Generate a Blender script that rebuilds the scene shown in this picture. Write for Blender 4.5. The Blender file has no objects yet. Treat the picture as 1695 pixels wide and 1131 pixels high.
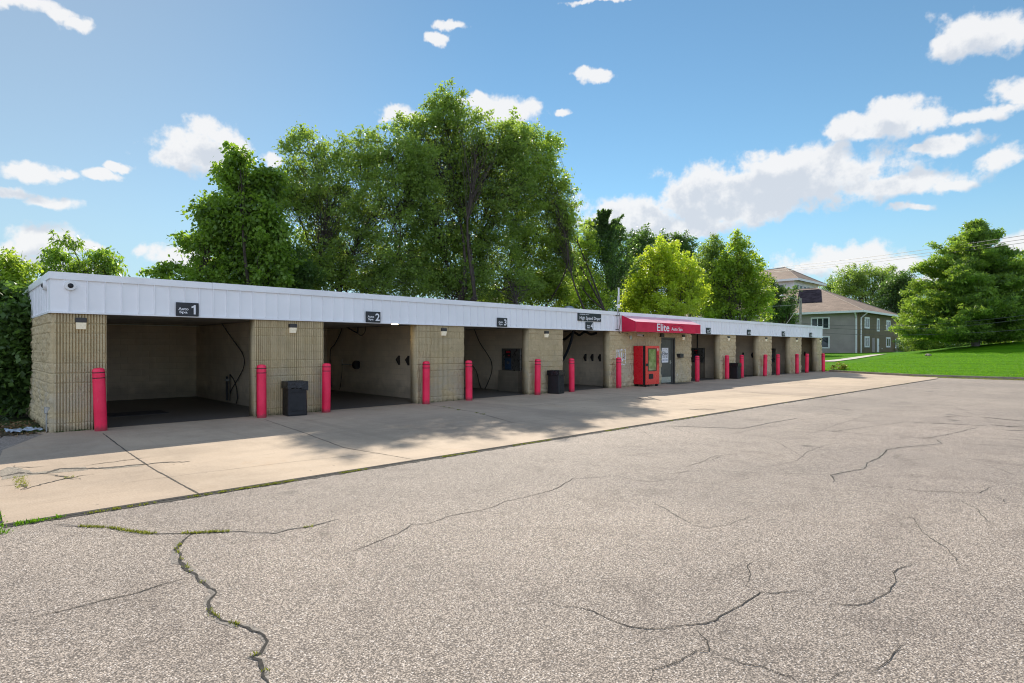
import bpy, math, random
import numpy as np
from mathutils import Vector, Matrix

# ------------------------------------------------------------------ camera, sky, sun, exposure
SC = bpy.context.scene
COL = SC.collection
RAD = math.radians
F, CX, HY, EYE = 968.0, 847.5, 575.3, 1.743        # survey of the photograph (1695 px wide)
TH = RAD(45.95)
VF = np.array([math.cos(TH), math.sin(TH), 0.0])    # viewing direction on the ground
VR = np.array([math.sin(TH), -math.cos(TH), 0.0])   # to the right of it
UP = np.array([0.0, 0.0, 1.0])

cam_d = bpy.data.cameras.new('camera')
cam = bpy.data.objects.new('camera', cam_d)
COL.objects.link(cam)
cam.location = (0, 0, EYE)
cam.rotation_euler = (RAD(90), 0, TH - RAD(90))
cam_d.sensor_width = 36.0
cam_d.lens = F / 1695.0 * 36.0
cam_d.shift_y = 9.8 / 1695.0
cam_d.clip_start = 0.05
cam_d.clip_end = 4000
SC.camera = cam

SUN = Vector((0.95, 1.06, 1.0)).normalized()
SUN_EL = math.asin(SUN.z)
SUN_AZ = math.atan2(SUN.x, SUN.y)
sun_d = bpy.data.lights.new('sun', 'SUN')
sun_d.energy = 3.45
sun_d.angle = RAD(0.5)
sun_d.color = (1.0, 0.91, 0.77)
sun = bpy.data.objects.new('sun', sun_d)
sun.rotation_euler = SUN.to_track_quat('Z', 'Y').to_euler()
sun.location = (30, 40, 60)
COL.objects.link(sun)

SC.view_settings.view_transform = 'Standard'
SC.view_settings.look = 'None'
SC.view_settings.gamma = 1.0
SC.view_settings.use_curve_mapping = False
SC.view_settings.exposure = 1.0
SC.cycles.max_bounces = 10
SC.cycles.diffuse_bounces = 8
SC.cycles.transparent_max_bounces = 4
SC.cycles.use_denoising = True
SC.cycles.filter_width = 1.1


def px_dir(px, py):
    d = VF + VR * ((px - CX) / F) + UP * ((HY - py) / F)
    return d


def G(px, py, z=0.0):
    d = px_dir(px, py)
    t = (z - EYE) / d[2]
    return np.array([d[0] * t, d[1] * t, z])


# clouds as soft ellipses: direction (px-equivalent survey) centre and half sizes
CLOUDS = [(40, 4, 62, 17), (85, 22, 46, 12), (120, 40, 32, 12), (330, 250, 64, 33), (356, 222, 38, 25), (288, 264, 44, 16),
          (378, 242, 34, 22), (45, 283, 74, 18), (108, 288, 22, 11), (172, 290, 34, 8), (200, 278, 18, 8), (15, 317, 38, 11),
          (78, 336, 46, 12), (70, 398, 74, 26), (15, 412, 50, 25), (135, 404, 40, 12), (290, 420, 60, 18), (746, 45, 27, 8),
          (722, 64, 20, 9), (963, 120, 22, 9), (986, 128, 30, 12), (1001, 120, 14, 10), (826, 186, 68, 27), (790, 172, 42, 16),
          (872, 180, 26, 18), (664, 190, 26, 15), (1618, 58, 76, 40), (1572, 66, 36, 26), (1668, 52, 46, 36),
          (1480, 201, 80, 26), (1486, 176, 42, 20), (1420, 212, 42, 22), (1540, 196, 36, 20), (1676, 160, 50, 25),
          (1640, 188, 64, 13), (1572, 238, 58, 15), (1658, 264, 50, 19), (1525, 247, 26, 9), (1310, 300, 200, 48),
          (1195, 314, 120, 44), (1315, 270, 120, 30), (1485, 306, 130, 25), (1150, 334, 96, 40), (1045, 362, 110, 34),
          (1140, 378, 110, 20), (1210, 352, 150, 26), (1570, 303, 62, 13), (1395, 430, 96, 24), (1460, 442, 96, 20),
          (1340, 442, 46, 14), (1684, 402, 42, 24), (1508, 346, 34, 8), (985, 2, 66, 6), (450, 268, 20, 11), (1500, 470, 80, 12),
          (60, 440, 110, 14), (930, 190, 14, 7)]


def azel(px, py):
    d = px_dir(px, py)
    return math.atan2(d[0], d[1]), math.atan2(d[2], math.hypot(d[0], d[1]))


VEIL = 0.30
BACKFILL = (7.0, 8.4, 11.0, 1)  # colour of the unseen cloud added behind the camera as fill light


def build_world():
    w = bpy.data.worlds.new('World')
    SC.world = w
    w.use_nodes = True
    nt = w.node_tree
    nt.nodes.clear()
    N, L = nt.nodes.new, nt.links.new

    g = bpy.data.node_groups.new('cloud_field', 'ShaderNodeTree')
    g.interface.new_socket('P', in_out='INPUT', socket_type='NodeSocketVector')
    g.interface.new_socket('M', in_out='OUTPUT', socket_type='NodeSocketFloat')
    gi, go = g.nodes.new('NodeGroupInput'), g.nodes.new('NodeGroupOutput')
    last = None
    for (x, y, rx, ry) in CLOUDS:
        a, e = azel(x, y)
        a1, _ = azel(x + rx, y)
        _, e1 = azel(x, y - ry)
        ra, re = abs(a1 - a), abs(e1 - e)
        s = g.nodes.new('ShaderNodeVectorMath'); s.operation = 'MULTIPLY_ADD'
        s.inputs[1].default_value = (1 / ra, 1 / re, 0)
        s.inputs[2].default_value = (-a / ra, -e / re, 0)
        g.links.new(gi.outputs[0], s.inputs[0])
        ln = g.nodes.new('ShaderNodeVectorMath'); ln.operation = 'LENGTH'
        g.links.new(s.outputs[0], ln.inputs[0])
        if last is None:
            last = ln.outputs['Value']
        else:
            mn = g.nodes.new('ShaderNodeMath'); mn.operation = 'SMOOTH_MIN'
            mn.inputs[2].default_value = 0.12
            g.links.new(last, mn.inputs[0]); g.links.new(ln.outputs['Value'], mn.inputs[1])
            last = mn.outputs[0]
    g.links.new(last, go.inputs[0])

    tc = N('ShaderNodeTexCoord')
    sep = N('ShaderNodeSeparateXYZ'); L(tc.outputs['Generated'], sep.inputs[0])
    az = N('ShaderNodeMath'); az.operation = 'ARCTAN2'
    L(sep.outputs[0], az.inputs[0]); L(sep.outputs[1], az.inputs[1])
    el = N('ShaderNodeMath'); el.operation = 'ARCSINE'; L(sep.outputs[2], el.inputs[0])
    p = N('ShaderNodeCombineXYZ'); L(az.outputs[0], p.inputs[0]); L(el.outputs[0], p.inputs[1])

    def noise(vec, scale, detail, rough=0.55, dim='2D'):
        n = N('ShaderNodeTexNoise'); n.noise_dimensions = dim
        n.inputs['Scale'].default_value = scale
        n.inputs['Detail'].default_value = detail
        n.inputs['Roughness'].default_value = rough
        L(vec, n.inputs['Vector'])
        return n

    def m(op, a, b=None, c=None, clamp=False):
        n = N('ShaderNodeMath'); n.operation = op; n.use_clamp = clamp
        for i, v in enumerate((a, b, c)):
            if v is None:
                continue
            if isinstance(v, (int, float)):
                n.inputs[i].default_value = v
            else:
                L(v, n.inputs[i])
        return n.outputs[0]

    n1 = noise(p.outputs[0], 14.0, 4.0, 0.58)
    n2 = noise(p.outputs[0], 38.0, 4.0, 0.6)
    # warp
    wv = N('ShaderNodeVectorMath'); wv.operation = 'SUBTRACT'
    L(n1.outputs['Color'], wv.inputs[0]); wv.inputs[1].default_value = (0.5, 0.5, 0.5)
    ws = N('ShaderNodeVectorMath'); ws.operation = 'MULTIPLY_ADD'
    L(wv.outputs[0], ws.inputs[0]); ws.inputs[1].default_value = (0.055, 0.035, 0)
    L(p.outputs[0], ws.inputs[2])

    def field(off):
        q = N('ShaderNodeVectorMath'); q.operation = 'ADD'
        L(ws.outputs[0], q.inputs[0]); q.inputs[1].default_value = off
        gn = N('ShaderNodeGroup'); gn.node_tree = g
        L(q.outputs[0], gn.inputs[0])
        return gn.outputs[0]

    f0 = field((0, 0, 0))
    f1 = field((0.008, 0.03, 0))
    fb = m('ADD', m('MULTIPLY', m('SUBTRACT', n2.outputs['Fac'], 0.5), 1.25), m('MULTIPLY', m('SUBTRACT', n1.outputs['Fac'], 0.5), 1.0))
    dens = m('SUBTRACT', m('ADD', fb, 1.25), f0)
    mr = N('ShaderNodeMapRange'); mr.interpolation_type = 'SMOOTHSTEP'
    mr.inputs['From Min'].default_value = 0.0; mr.inputs['From Max'].default_value = 0.62
    L(dens, mr.inputs['Value'])
    above = m('SUBTRACT', m('ADD', m('MULTIPLY', fb, 1.5), 0.92), f1)
    sh = N('ShaderNodeMapRange'); sh.interpolation_type = 'SMOOTHSTEP'
    sh.inputs['From Min'].default_value = -0.25; sh.inputs['From Max'].default_value = 0.75
    L(above, sh.inputs['Value'])
    cc = N('ShaderNodeMix'); cc.data_type = 'RGBA'
    L(sh.outputs[0], cc.inputs['Factor'])
    cc.inputs['A'].default_value = (7.2, 7.2, 7.25, 1)
    cc.inputs['B'].default_value = (5.2, 5.55, 6.1, 1)

    sky = N('ShaderNodeTexSky'); sky.sky_type = 'NISHITA'
    sky.sun_disc = False
    sky.sun_elevation = SUN_EL
    sky.sun_rotation = SUN_AZ
    sky.altitude = 0
    sky.air_density = 1.0; sky.dust_density = 0.0; sky.ozone_density = 3.2
    hs = N('ShaderNodeHueSaturation')
    hs.inputs['Saturation'].default_value = 1.0
    hs.inputs['Value'].default_value = 1.0
    L(sky.outputs[0], hs.inputs['Color'])
    mx = N('ShaderNodeMix'); mx.data_type = 'RGBA'
    L(m('MULTIPLY', mr.outputs[0], 0.94), mx.inputs['Factor'])
    tn = N('ShaderNodeMix'); tn.data_type = 'RGBA'; tn.blend_type = 'MULTIPLY'; tn.inputs['Factor'].default_value = 1.0
    tn.inputs['B'].default_value = (0.85, 1.0, 0.92, 1)
    L(hs.outputs[0], tn.inputs['A']); L(tn.outputs['Result'], mx.inputs['A']); L(cc.outputs['Result'], mx.inputs['B'])
    # thin veil of high cloud to the left, and unseen bright cumulus added behind the camera to fill the shade
    veil = N('ShaderNodeMapRange'); veil.interpolation_type = 'SMOOTHSTEP'
    a0, _ = azel(900, 300); a1, _ = azel(-50, 300)
    veil.inputs['From Min'].default_value = a0; veil.inputs['From Max'].default_value = a1
    L(az.outputs[0], veil.inputs['Value'])
    mv = N('ShaderNodeMix'); mv.data_type = 'RGBA'
    L(m('MULTIPLY', veil.outputs[0], VEIL), mv.inputs['Factor'])
    L(tn.outputs['Result'], mv.inputs['A']); mv.inputs['B'].default_value = (5.6, 5.9, 6.1, 1)
    low = N('ShaderNodeMapRange'); low.interpolation_type = 'SMOOTHSTEP'
    low.inputs['From Min'].default_value = 0.26; low.inputs['From Max'].default_value = -0.02
    L(el.outputs[0], low.inputs['Value'])
    ml = N('ShaderNodeMix'); ml.data_type = 'RGBA'
    L(m('MULTIPLY', low.outputs[0], 0.8), ml.inputs['Factor'])
    L(mv.outputs['Result'], ml.inputs['A']); ml.inputs['B'].default_value = (3.5, 4.9, 6.0, 1)
    L(ml.outputs['Result'], mx.inputs['A'])
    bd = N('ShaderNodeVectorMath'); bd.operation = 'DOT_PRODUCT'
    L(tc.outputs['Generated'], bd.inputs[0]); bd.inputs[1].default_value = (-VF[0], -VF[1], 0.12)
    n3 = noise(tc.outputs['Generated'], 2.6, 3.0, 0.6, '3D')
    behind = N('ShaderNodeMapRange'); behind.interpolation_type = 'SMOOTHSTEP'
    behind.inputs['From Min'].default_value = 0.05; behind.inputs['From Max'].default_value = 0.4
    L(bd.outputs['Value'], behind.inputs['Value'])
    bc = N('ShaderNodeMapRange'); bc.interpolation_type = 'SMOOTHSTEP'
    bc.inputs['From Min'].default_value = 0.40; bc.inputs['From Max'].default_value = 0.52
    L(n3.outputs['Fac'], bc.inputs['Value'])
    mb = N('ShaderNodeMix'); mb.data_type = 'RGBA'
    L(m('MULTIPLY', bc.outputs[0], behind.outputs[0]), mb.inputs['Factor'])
    L(mx.outputs['Result'], mb.inputs['A']); mb.inputs['B'].default_value = BACKFILL
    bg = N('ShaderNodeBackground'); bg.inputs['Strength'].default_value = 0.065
    L(mb.outputs['Result'], bg.inputs['Color'])
    out = N('ShaderNodeOutputWorld'); L(bg.outputs[0], out.inputs['Surface'])


build_world()

# ------------------------------------------------------------------ helpers


class MB:
    """collects simple shapes and links them as one mesh object"""

    def __init__(self):
        self.v, self.f = [], []

    def add(self, vs, fs):
        o = len(self.v)
        self.v += [tuple(map(float, p)) for p in vs]
        self.f += [tuple(i + o for i in f) for f in fs]
        return self

    def box(self, x0, x1, y0, y1, z0, z1):
        vs = [(x0, y0, z0), (x1, y0, z0), (x1, y1, z0), (x0, y1, z0), (x0, y0, z1), (x1, y0, z1), (x1, y1, z1), (x0, y1, z1)]
        return self.add(vs, [(0, 3, 2, 1), (4, 5, 6, 7), (0, 1, 5, 4), (1, 2, 6, 5), (2, 3, 7, 6), (3, 0, 4, 7)])

    def bbox(self, x0, x1, y0, y1, z0, z1, b=0.01):
        """box with all edges chamfered"""
        xs, ys, zs = (x0, x1), (y0, y1), (z0, z1)
        vs, idx = [], {}
        for i in (0, 1):
            for j in (0, 1):
                for k in (0, 1):
                    sx, sy, sz = (1, -1)[i], (1, -1)[j], (1, -1)[k]
                    idx[i, j, k] = len(vs)
                    vs += [(xs[i], ys[j] + sy * b, zs[k] + sz * b), (xs[i] + sx * b, ys[j], zs[k] + sz * b), (xs[i] + sx * b, ys[j] + sy * b, zs[k])]
        q = lambda i, j, k, a: idx[i, j, k] + a
        fs = []
        for i in (0, 1):
            fs.append([q(i, 0, 0, 0), q(i, 1, 0, 0), q(i, 1, 1, 0), q(i, 0, 1, 0)])
            fs.append([q(0, i, 0, 1), q(1, i, 0, 1), q(1, i, 1, 1), q(0, i, 1, 1)])
            fs.append([q(0, 0, i, 2), q(1, 0, i, 2), q(1, 1, i, 2), q(0, 1, i, 2)])
        for a in (0, 1):
            for c in (0, 1):
                fs.append([q(a, c, 0, 0), q(a, c, 1, 0), q(a, c, 1, 1), q(a, c, 0, 1)])
                fs.append([q(a, 0, c, 0), q(a, 1, c, 0), q(a, 1, c, 2), q(a, 0, c, 2)])
                fs.append([q(0, a, c, 1), q(1, a, c, 1), q(1, a, c, 2), q(0, a, c, 2)])
        for i in (0, 1):
            for j in (0, 1):
                for k in (0, 1):
                    fs.append([q(i, j, k, 0), q(i, j, k, 1), q(i, j, k, 2)])
        return self.add(vs, fs)

    def tube(self, pts, r, n=8, cap=True):
        pts = [np.array(p, float) for p in pts]
        rs = r if isinstance(r, (list, tuple, np.ndarray)) else [r] * len(pts)
        vs, fs = [], []
        ref = None
        for i, p in enumerate(pts):
            t = pts[min(i + 1, len(pts) - 1)] - pts[max(i - 1, 0)]
            t = t / (np.linalg.norm(t) + 1e-9)
            if ref is None:
                ref = np.array([0, 0, 1.0]) if abs(t[2]) < 0.9 else np.array([1.0, 0, 0])
            a = np.cross(t, ref); a /= np.linalg.norm(a) + 1e-9
            b = np.cross(a, t)
            ref = b
            for k in range(n):
                an = 2 * math.pi * k / n
                vs.append(p + rs[i] * (math.cos(an) * a + math.sin(an) * b))
        for i in range(len(pts) - 1):
            for k in range(n):
                k2 = (k + 1) % n
                fs.append((i * n + k, i * n + k2, (i + 1) * n + k2, (i + 1) * n + k))
        if cap:
            fs.append(tuple(range(n)))
            fs.append(tuple(range((len(pts) - 1) * n, len(pts) * n)))
        return self.add(vs, fs)

    def lathe(self, prof, c=(0, 0, 0), n=24):
        vs, fs = [], []
        for (r, z) in prof:
            for k in range(n):
                an = 2 * math.pi * k / n
                vs.append((c[0] + r * math.cos(an), c[1] + r * math.sin(an), c[2] + z))
        for i in range(len(prof) - 1):
            for k in range(n):
                k2 = (k + 1) % n
                fs.append((i * n + k, i * n + k2, (i + 1) * n + k2, (i + 1) * n + k))
        fs.append(tuple(reversed(range(n))))
        fs.append(tuple(range((len(prof) - 1) * n, len(prof) * n)))
        return self.add(vs, fs)

    def poly(self, pts, z=None, thick=0.0):
        """flat polygon (3D points), optionally thickened downwards"""
        n = len(pts)
        vs = [tuple(p) for p in pts]
        fs = [tuple(range(n))]
        if thick:
            vs += [(p[0], p[1], p[2] - thick) for p in pts]
            fs.append(tuple(range(2 * n - 1, n - 1, -1)))
            for i in range(n):
                j = (i + 1) % n
                fs.append((i, i + n, j + n, j))
        return self.add(vs, fs)

    def build(self, name, mat, parent=None, smooth=False, local=False):
        me = bpy.data.meshes.new(name)
        vs = self.v
        if parent is not None and not local:
            o = world_loc(parent)
            vs = [(p[0] - o[0], p[1] - o[1], p[2] - o[2]) for p in vs]
        me.from_pydata(vs, [], self.f)
        me.materials.append(mat)
        return link(name, me, parent, smooth)


def world_loc(o):
    l = Vector(o.location)
    while o.parent is not None:
        o = o.parent
        l = l + Vector(o.location)
    return l


def link(name, me, parent=None, smooth=False):
    import bmesh
    if len(me.polygons) < 60000:
        bm = bmesh.new(); bm.from_mesh(me)
        bmesh.ops.recalc_face_normals(bm, faces=bm.faces)
        bm.to_mesh(me); bm.free()
    if smooth:
        me.polygons.foreach_set('use_smooth', [True] * len(me.polygons))
        try:
            me.set_sharp_from_angle(angle=RAD(35))
        except Exception:
            pass
    o = bpy.data.objects.new(name, me)
    COL.objects.link(o)
    if parent is not None:
        o.parent = parent
    return o


def tag(o, label, cat, group=None):
    o['label'] = label
    o['category'] = cat
    if group:
        o['group'] = group
    return o


def thing(name, label, cat, loc=(0, 0, 0), rot=(0, 0, 0), group=None):
    o = bpy.data.objects.new(name, None)
    o.empty_display_size = 0.2
    COL.objects.link(o)
    o.location = loc
    o.rotation_euler = rot
    return tag(o, label, cat, group)


def kind(o, k):
    o['kind'] = k
    return o


def dup(root, loc, label, rot=None, group=None):
    r = root.copy(); COL.objects.link(r)
    r.location = loc
    if rot is not None:
        r.rotation_euler = rot
    r['label'] = label
    if group:
        r['group'] = group
    for ch in list(root.children):
        c = ch.copy(); COL.objects.link(c); c.parent = r
        for gch in list(ch.children):
            d = gch.copy(); COL.objects.link(d); d.parent = c
    return r


def np_mesh(name, co, faces, mat, parent=None, smooth=False, tint=None):
    """quads from numpy arrays, world coordinates"""
    if parent is not None:
        co = co - np.array(world_loc(parent))
    me = bpy.data.meshes.new(name)
    nv, nf, k = len(co), len(faces), faces.shape[1]
    me.vertices.add(nv); me.vertices.foreach_set('co', co.astype(np.float32).ravel())
    me.loops.add(nf * k); me.loops.foreach_set('vertex_index', faces.astype(np.int32).ravel())
    me.polygons.add(nf)
    me.polygons.foreach_set('loop_start', np.arange(0, nf * k, k, dtype=np.int32))
    me.polygons.foreach_set('loop_total', np.full(nf, k, dtype=np.int32))
    if smooth:
        me.polygons.foreach_set('use_smooth', np.ones(nf, dtype=bool))
    if tint is not None:
        at = me.attributes.new('tint', 'FLOAT', 'FACE')
        at.data.foreach_set('value', tint.astype(np.float32))
    me.materials.append(mat)
    me.update(calc_edges=True)
    me.validate()
    o = bpy.data.objects.new(name, me)
    COL.objects.link(o)
    if parent is not None:
        o.parent = parent
    return o


# ------------------------------------------------------------------ materials
MATS = {}


class NT:
    def __init__(self, name):
        self.m = bpy.data.materials.new(name)
        self.m.use_nodes = True
        self.t = self.m.node_tree
        self.t.nodes.clear()
        self.out = self.N('ShaderNodeOutputMaterial')

    def N(self, t, **kw):
        n = self.t.nodes.new(t)
        for k, v in kw.items():
            setattr(n, k, v)
        return n

    def L(self, a, b):
        self.t.links.new(a, b)

    def coord(self, which='Object'):
        return self.N('ShaderNodeTexCoord').outputs[which]

    def pos(self):
        return self.N('ShaderNodeNewGeometry').outputs['Position']

    def noise(self, vec, scale, detail=4, rough=0.55, dist=0.0):
        n = self.N('ShaderNodeTexNoise')
        n.inputs['Scale'].default_value = scale
        n.inputs['Detail'].default_value = detail
        n.inputs['Roughness'].default_value = rough
        n.inputs['Distortion'].default_value = dist
        self.L(vec, n.inputs['Vector'])
        return n.outputs['Fac']

    def vor(self, vec, scale, feature='F1'):
        n = self.N('ShaderNodeTexVoronoi', feature=feature)
        n.inputs['Scale'].default_value = scale
        self.L(vec, n.inputs['Vector'])
        return n

    def math(self, op, a, b=None, c=None, clamp=False):
        n = self.N('ShaderNodeMath', operation=op, use_clamp=clamp)
        for i, v in enumerate((a, b, c)):
            if v is None:
                continue
            if isinstance(v, (int, float)):
                n.inputs[i].default_value = v
            else:
                self.L(v, n.inputs[i])
        return n.outputs[0]

    def ramp(self, fac, a, b, lo=0.3, hi=0.7, smooth=True):
        n = self.N('ShaderNodeMapRange')
        if smooth:
            n.interpolation_type = 'SMOOTHSTEP'
        n.inputs['From Min'].default_value = lo
        n.inputs['From Max'].default_value = hi
        self.L(fac, n.inputs['Value'])
        return self.mix(n.outputs[0], a, b)

    def maprange(self, fac, lo, hi, a=0.0, b=1.0):
        n = self.N('ShaderNodeMapRange', interpolation_type='SMOOTHSTEP')
        n.inputs['From Min'].default_value = lo
        n.inputs['From Max'].default_value = hi
        n.inputs['To Min'].default_value = a
        n.inputs['To Max'].default_value = b
        self.L(fac, n.inputs['Value'])
        return n.outputs[0]

    def mix(self, fac, a, b, mode='MIX'):
        n = self.N('ShaderNodeMix', data_type='RGBA', blend_type=mode)
        for s, v in (('Factor', fac), ('A', a), ('B', b)):
            if isinstance(v, (int, float)):
                n.inputs[s].default_value = v
            elif isinstance(v, tuple):
                n.inputs[s].default_value = tuple(v[:3]) + (1,)
            else:
                self.L(v, n.inputs[s])
        return n.outputs['Result']

    def bsdf(self, col, rough=0.6, metal=0.0, bump=None, bstr=0.3, bdist=0.01, spec=None, emit=None, estr=0.0):
        b = self.N('ShaderNodeBsdfPrincipled')
        for s, v in (('Base Color', col), ('Roughness', rough), ('Metallic', metal)):
            if isinstance(v, tuple):
                b.inputs[s].default_value = tuple(v[:3]) + (1,)
            elif isinstance(v, (int, float)):
                b.inputs[s].default_value = v
            else:
                self.L(v, b.inputs[s])
        if spec is not None:
            b.inputs['Specular IOR Level'].default_value = spec
        if emit:
            b.inputs['Emission Color'].default_value = tuple(emit) + (1,)
            b.inputs['Emission Strength'].default_value = estr
        if bump is not None:
            bp = self.N('ShaderNodeBump')
            bp.inputs['Strength'].default_value = bstr
            bp.inputs['Distance'].default_value = bdist
            self.L(bump, bp.inputs['Height'])
            self.L(bp.outputs[0], b.inputs['Normal'])
        return b

    def done(self, b):
        self.L(b.outputs[0], self.out.inputs['Surface'])
        return self.m


def sc(c, k):
    return tuple(x * k for x in c)


def pmat(name, col, rough=0.55, var=0.12, scale=4.0, metal=0.0, bump=0.0, bscale=60.0, spec=None, emit=None, estr=0.0, fine=0.0):
    if name in MATS:
        return MATS[name]
    t = NT(name)
    p = t.pos()
    n = t.noise(p, scale, 5, 0.6)
    c = t.ramp(n, sc(col, 1 - var), sc(col, 1 + var), 0.3, 0.7)
    if fine:
        c = t.mix(fine, c, t.ramp(t.noise(p, bscale, 2), sc(col, 0.5), sc(col, 1.5), 0.35, 0.65))
    bh = t.noise(p, bscale, 3) if bump else None
    rr = t.maprange(t.noise(p, scale * 2.3, 3), 0.3, 0.7, max(0.02, rough - 0.08), min(1, rough + 0.08))
    MATS[name] = t.done(t.bsdf(c, rr, metal, bh, bump, 0.01, spec, emit, estr))
    return MATS[name]


def asphalt_mat():
    t = NT('asphalt')
    p = t.pos()
    v = t.vor(p, 98.0)
    v2 = t.vor(p, 190.0)
    sepc = t.N('ShaderNodeSeparateColor'); t.L(v.outputs['Color'], sepc.inputs[0])
    sep2 = t.N('ShaderNodeSeparateColor'); t.L(v2.outputs['Color'], sep2.inputs[0])
    a = t.ramp(sepc.outputs[0], (0.17, 0.145, 0.125), (0.62, 0.545, 0.47), 0.1, 0.95, False)
    a = t.mix(t.maprange(sepc.outputs[1], 0.90, 0.93), a, (0.82, 0.78, 0.74))
    a = t.mix(t.maprange(sepc.outputs[2], 0.87, 0.91), a, (0.12, 0.105, 0.095))
    b = t.ramp(sep2.outputs[0], (0.14, 0.124, 0.11), (0.55, 0.49, 0.425), 0.1, 0.9, False)
    c = t.mix(0.46, a, b)
    gap = t.maprange(v.outputs['Distance'], 0.42, 0.70)
    c = t.mix(t.math('MULTIPLY', gap, 0.85), c, (0.07, 0.06, 0.053))
    # wear, patches of darker binder, drive lanes
    big = t.noise(p, 0.22, 5, 0.62)
    c = t.mix(t.maprange(big, 0.35, 0.68), t.mix(1.0, c, (0.90, 0.86, 0.84), 'MULTIPLY'), t.mix(1.0, c, (1.16, 1.10, 1.05), 'MULTIPLY'))
    med = t.noise(p, 1.6, 5, 0.65, 0.6)
    c = t.mix(t.maprange(med, 0.30, 0.5), t.mix(1.0, c, (0.8, 0.79, 0.79), 'MULTIPLY'), c)
    lane = t.N('ShaderNodeMapping'); lane.inputs['Scale'].default_value = (0.06, 0.8, 1.0); lane.inputs['Rotation'].default_value = (0, 0, RAD(-8))
    t.L(p, lane.inputs['Vector'])
    c = t.mix(t.maprange(t.noise(lane.outputs[0], 1.0, 5, 0.6, 0.5), 0.5, 0.72, 0, 0.20), c, (0.17, 0.14, 0.12))
    drip = t.vor(p, 0.9)
    c = t.mix(t.math('MULTIPLY', t.maprange(drip.outputs['Distance'], 0.05, 0.16, 0.75, 0.0), t.maprange(t.noise(p, 0.3, 3), 0.5, 0.6)), c, (0.05, 0.045, 0.042))
    spot = t.noise(p, 0.75, 6, 0.72, 1.2)
    c = t.mix(t.maprange(spot, 0.64, 0.74, 0.0, 0.45), c, (0.07, 0.06, 0.06))
    h = t.math('ADD', t.math('MULTIPLY', v.outputs['Distance'], -1.0), t.math('MULTIPLY', v2.outputs['Distance'], -0.35))
    return t.done(t.bsdf(c, 0.82, 0, h, 0.55, 0.006, 0.35))


def concrete_mat(name, col, dark=0.75, wet=False):
    t = NT(name)
    p = t.pos()
    big = t.noise(p, 0.35, 6, 0.65, 0.4)
    c = t.ramp(big, sc(col, 0.74), sc(col, 1.10), 0.32, 0.66)
    md = t.noise(p, 2.3, 6, 0.72, 0.6)
    c = t.mix(t.maprange(md, 0.42, 0.70, 0.0, 0.40), c, (col[0] * 1.12, col[1] * 1.16, col[2] * 1.22))
    tyre = t.N('ShaderNodeMapping'); tyre.inputs['Scale'].default_value = (1.6, 0.10, 1)
    t.L(p, tyre.inputs['Vector'])
    c = t.mix(t.maprange(t.noise(tyre.outputs[0], 1.3, 5, 0.65, 0.4), 0.52, 0.72, 0.0, 0.38), c, sc(col, 0.55))
    sx_ = t.N('ShaderNodeSeparateXYZ'); t.L(p, sx_.inputs[0])
    cell = t.math('FLOOR', t.math('DIVIDE', t.math('SUBTRACT', sx_.outputs[0], 2.2), 4.9))
    wn = t.N('ShaderNodeTexWhiteNoise', noise_dimensions='1D'); t.L(cell, wn.inputs['W'])
    c = t.mix(1.0, c, t.ramp(wn.outputs['Value'], (0.86, 0.85, 0.86), (1.06, 1.05, 1.02), 0, 1, False), 'MULTIPLY')
    st = t.N('ShaderNodeMapping'); st.inputs['Scale'].default_value = (0.25, 1.5, 1)
    t.L(p, st.inputs['Vector'])
    streak = t.noise(st.outputs[0], 1.6, 6, 0.7, 0.8)
    c = t.mix(t.maprange(streak, 0.50, 0.72, 0.0, 0.4), c, sc(col, dark * 0.72))
    rust = t.noise(p, 0.9, 5, 0.7, 0.7)
    c = t.mix(t.maprange(rust, 0.58, 0.72, 0, 0.35), c, (col[0] * 0.95, col[1] * 0.78, col[2] * 0.58))
    fine = t.noise(p, 55, 3, 0.6)
    c = t.mix(0.22, c, t.ramp(fine, sc(col, 0.55), sc(col, 1.35), 0.35, 0.65))
    v = t.vor(p, 2.6)
    dot = t.maprange(v.outputs['Distance'], 0.035, 0.06, 0.55, 0.0)
    c = t.mix(dot, c, (0.05, 0.045, 0.04))
    h = t.math('ADD', t.noise(p, 90, 3), t.math('MULTIPLY', t.noise(p, 6, 4), 0.6))
    return t.done(t.bsdf(c, 0.45 if wet else 0.85, 0, h, 0.25, 0.006, 0.4))


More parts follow.
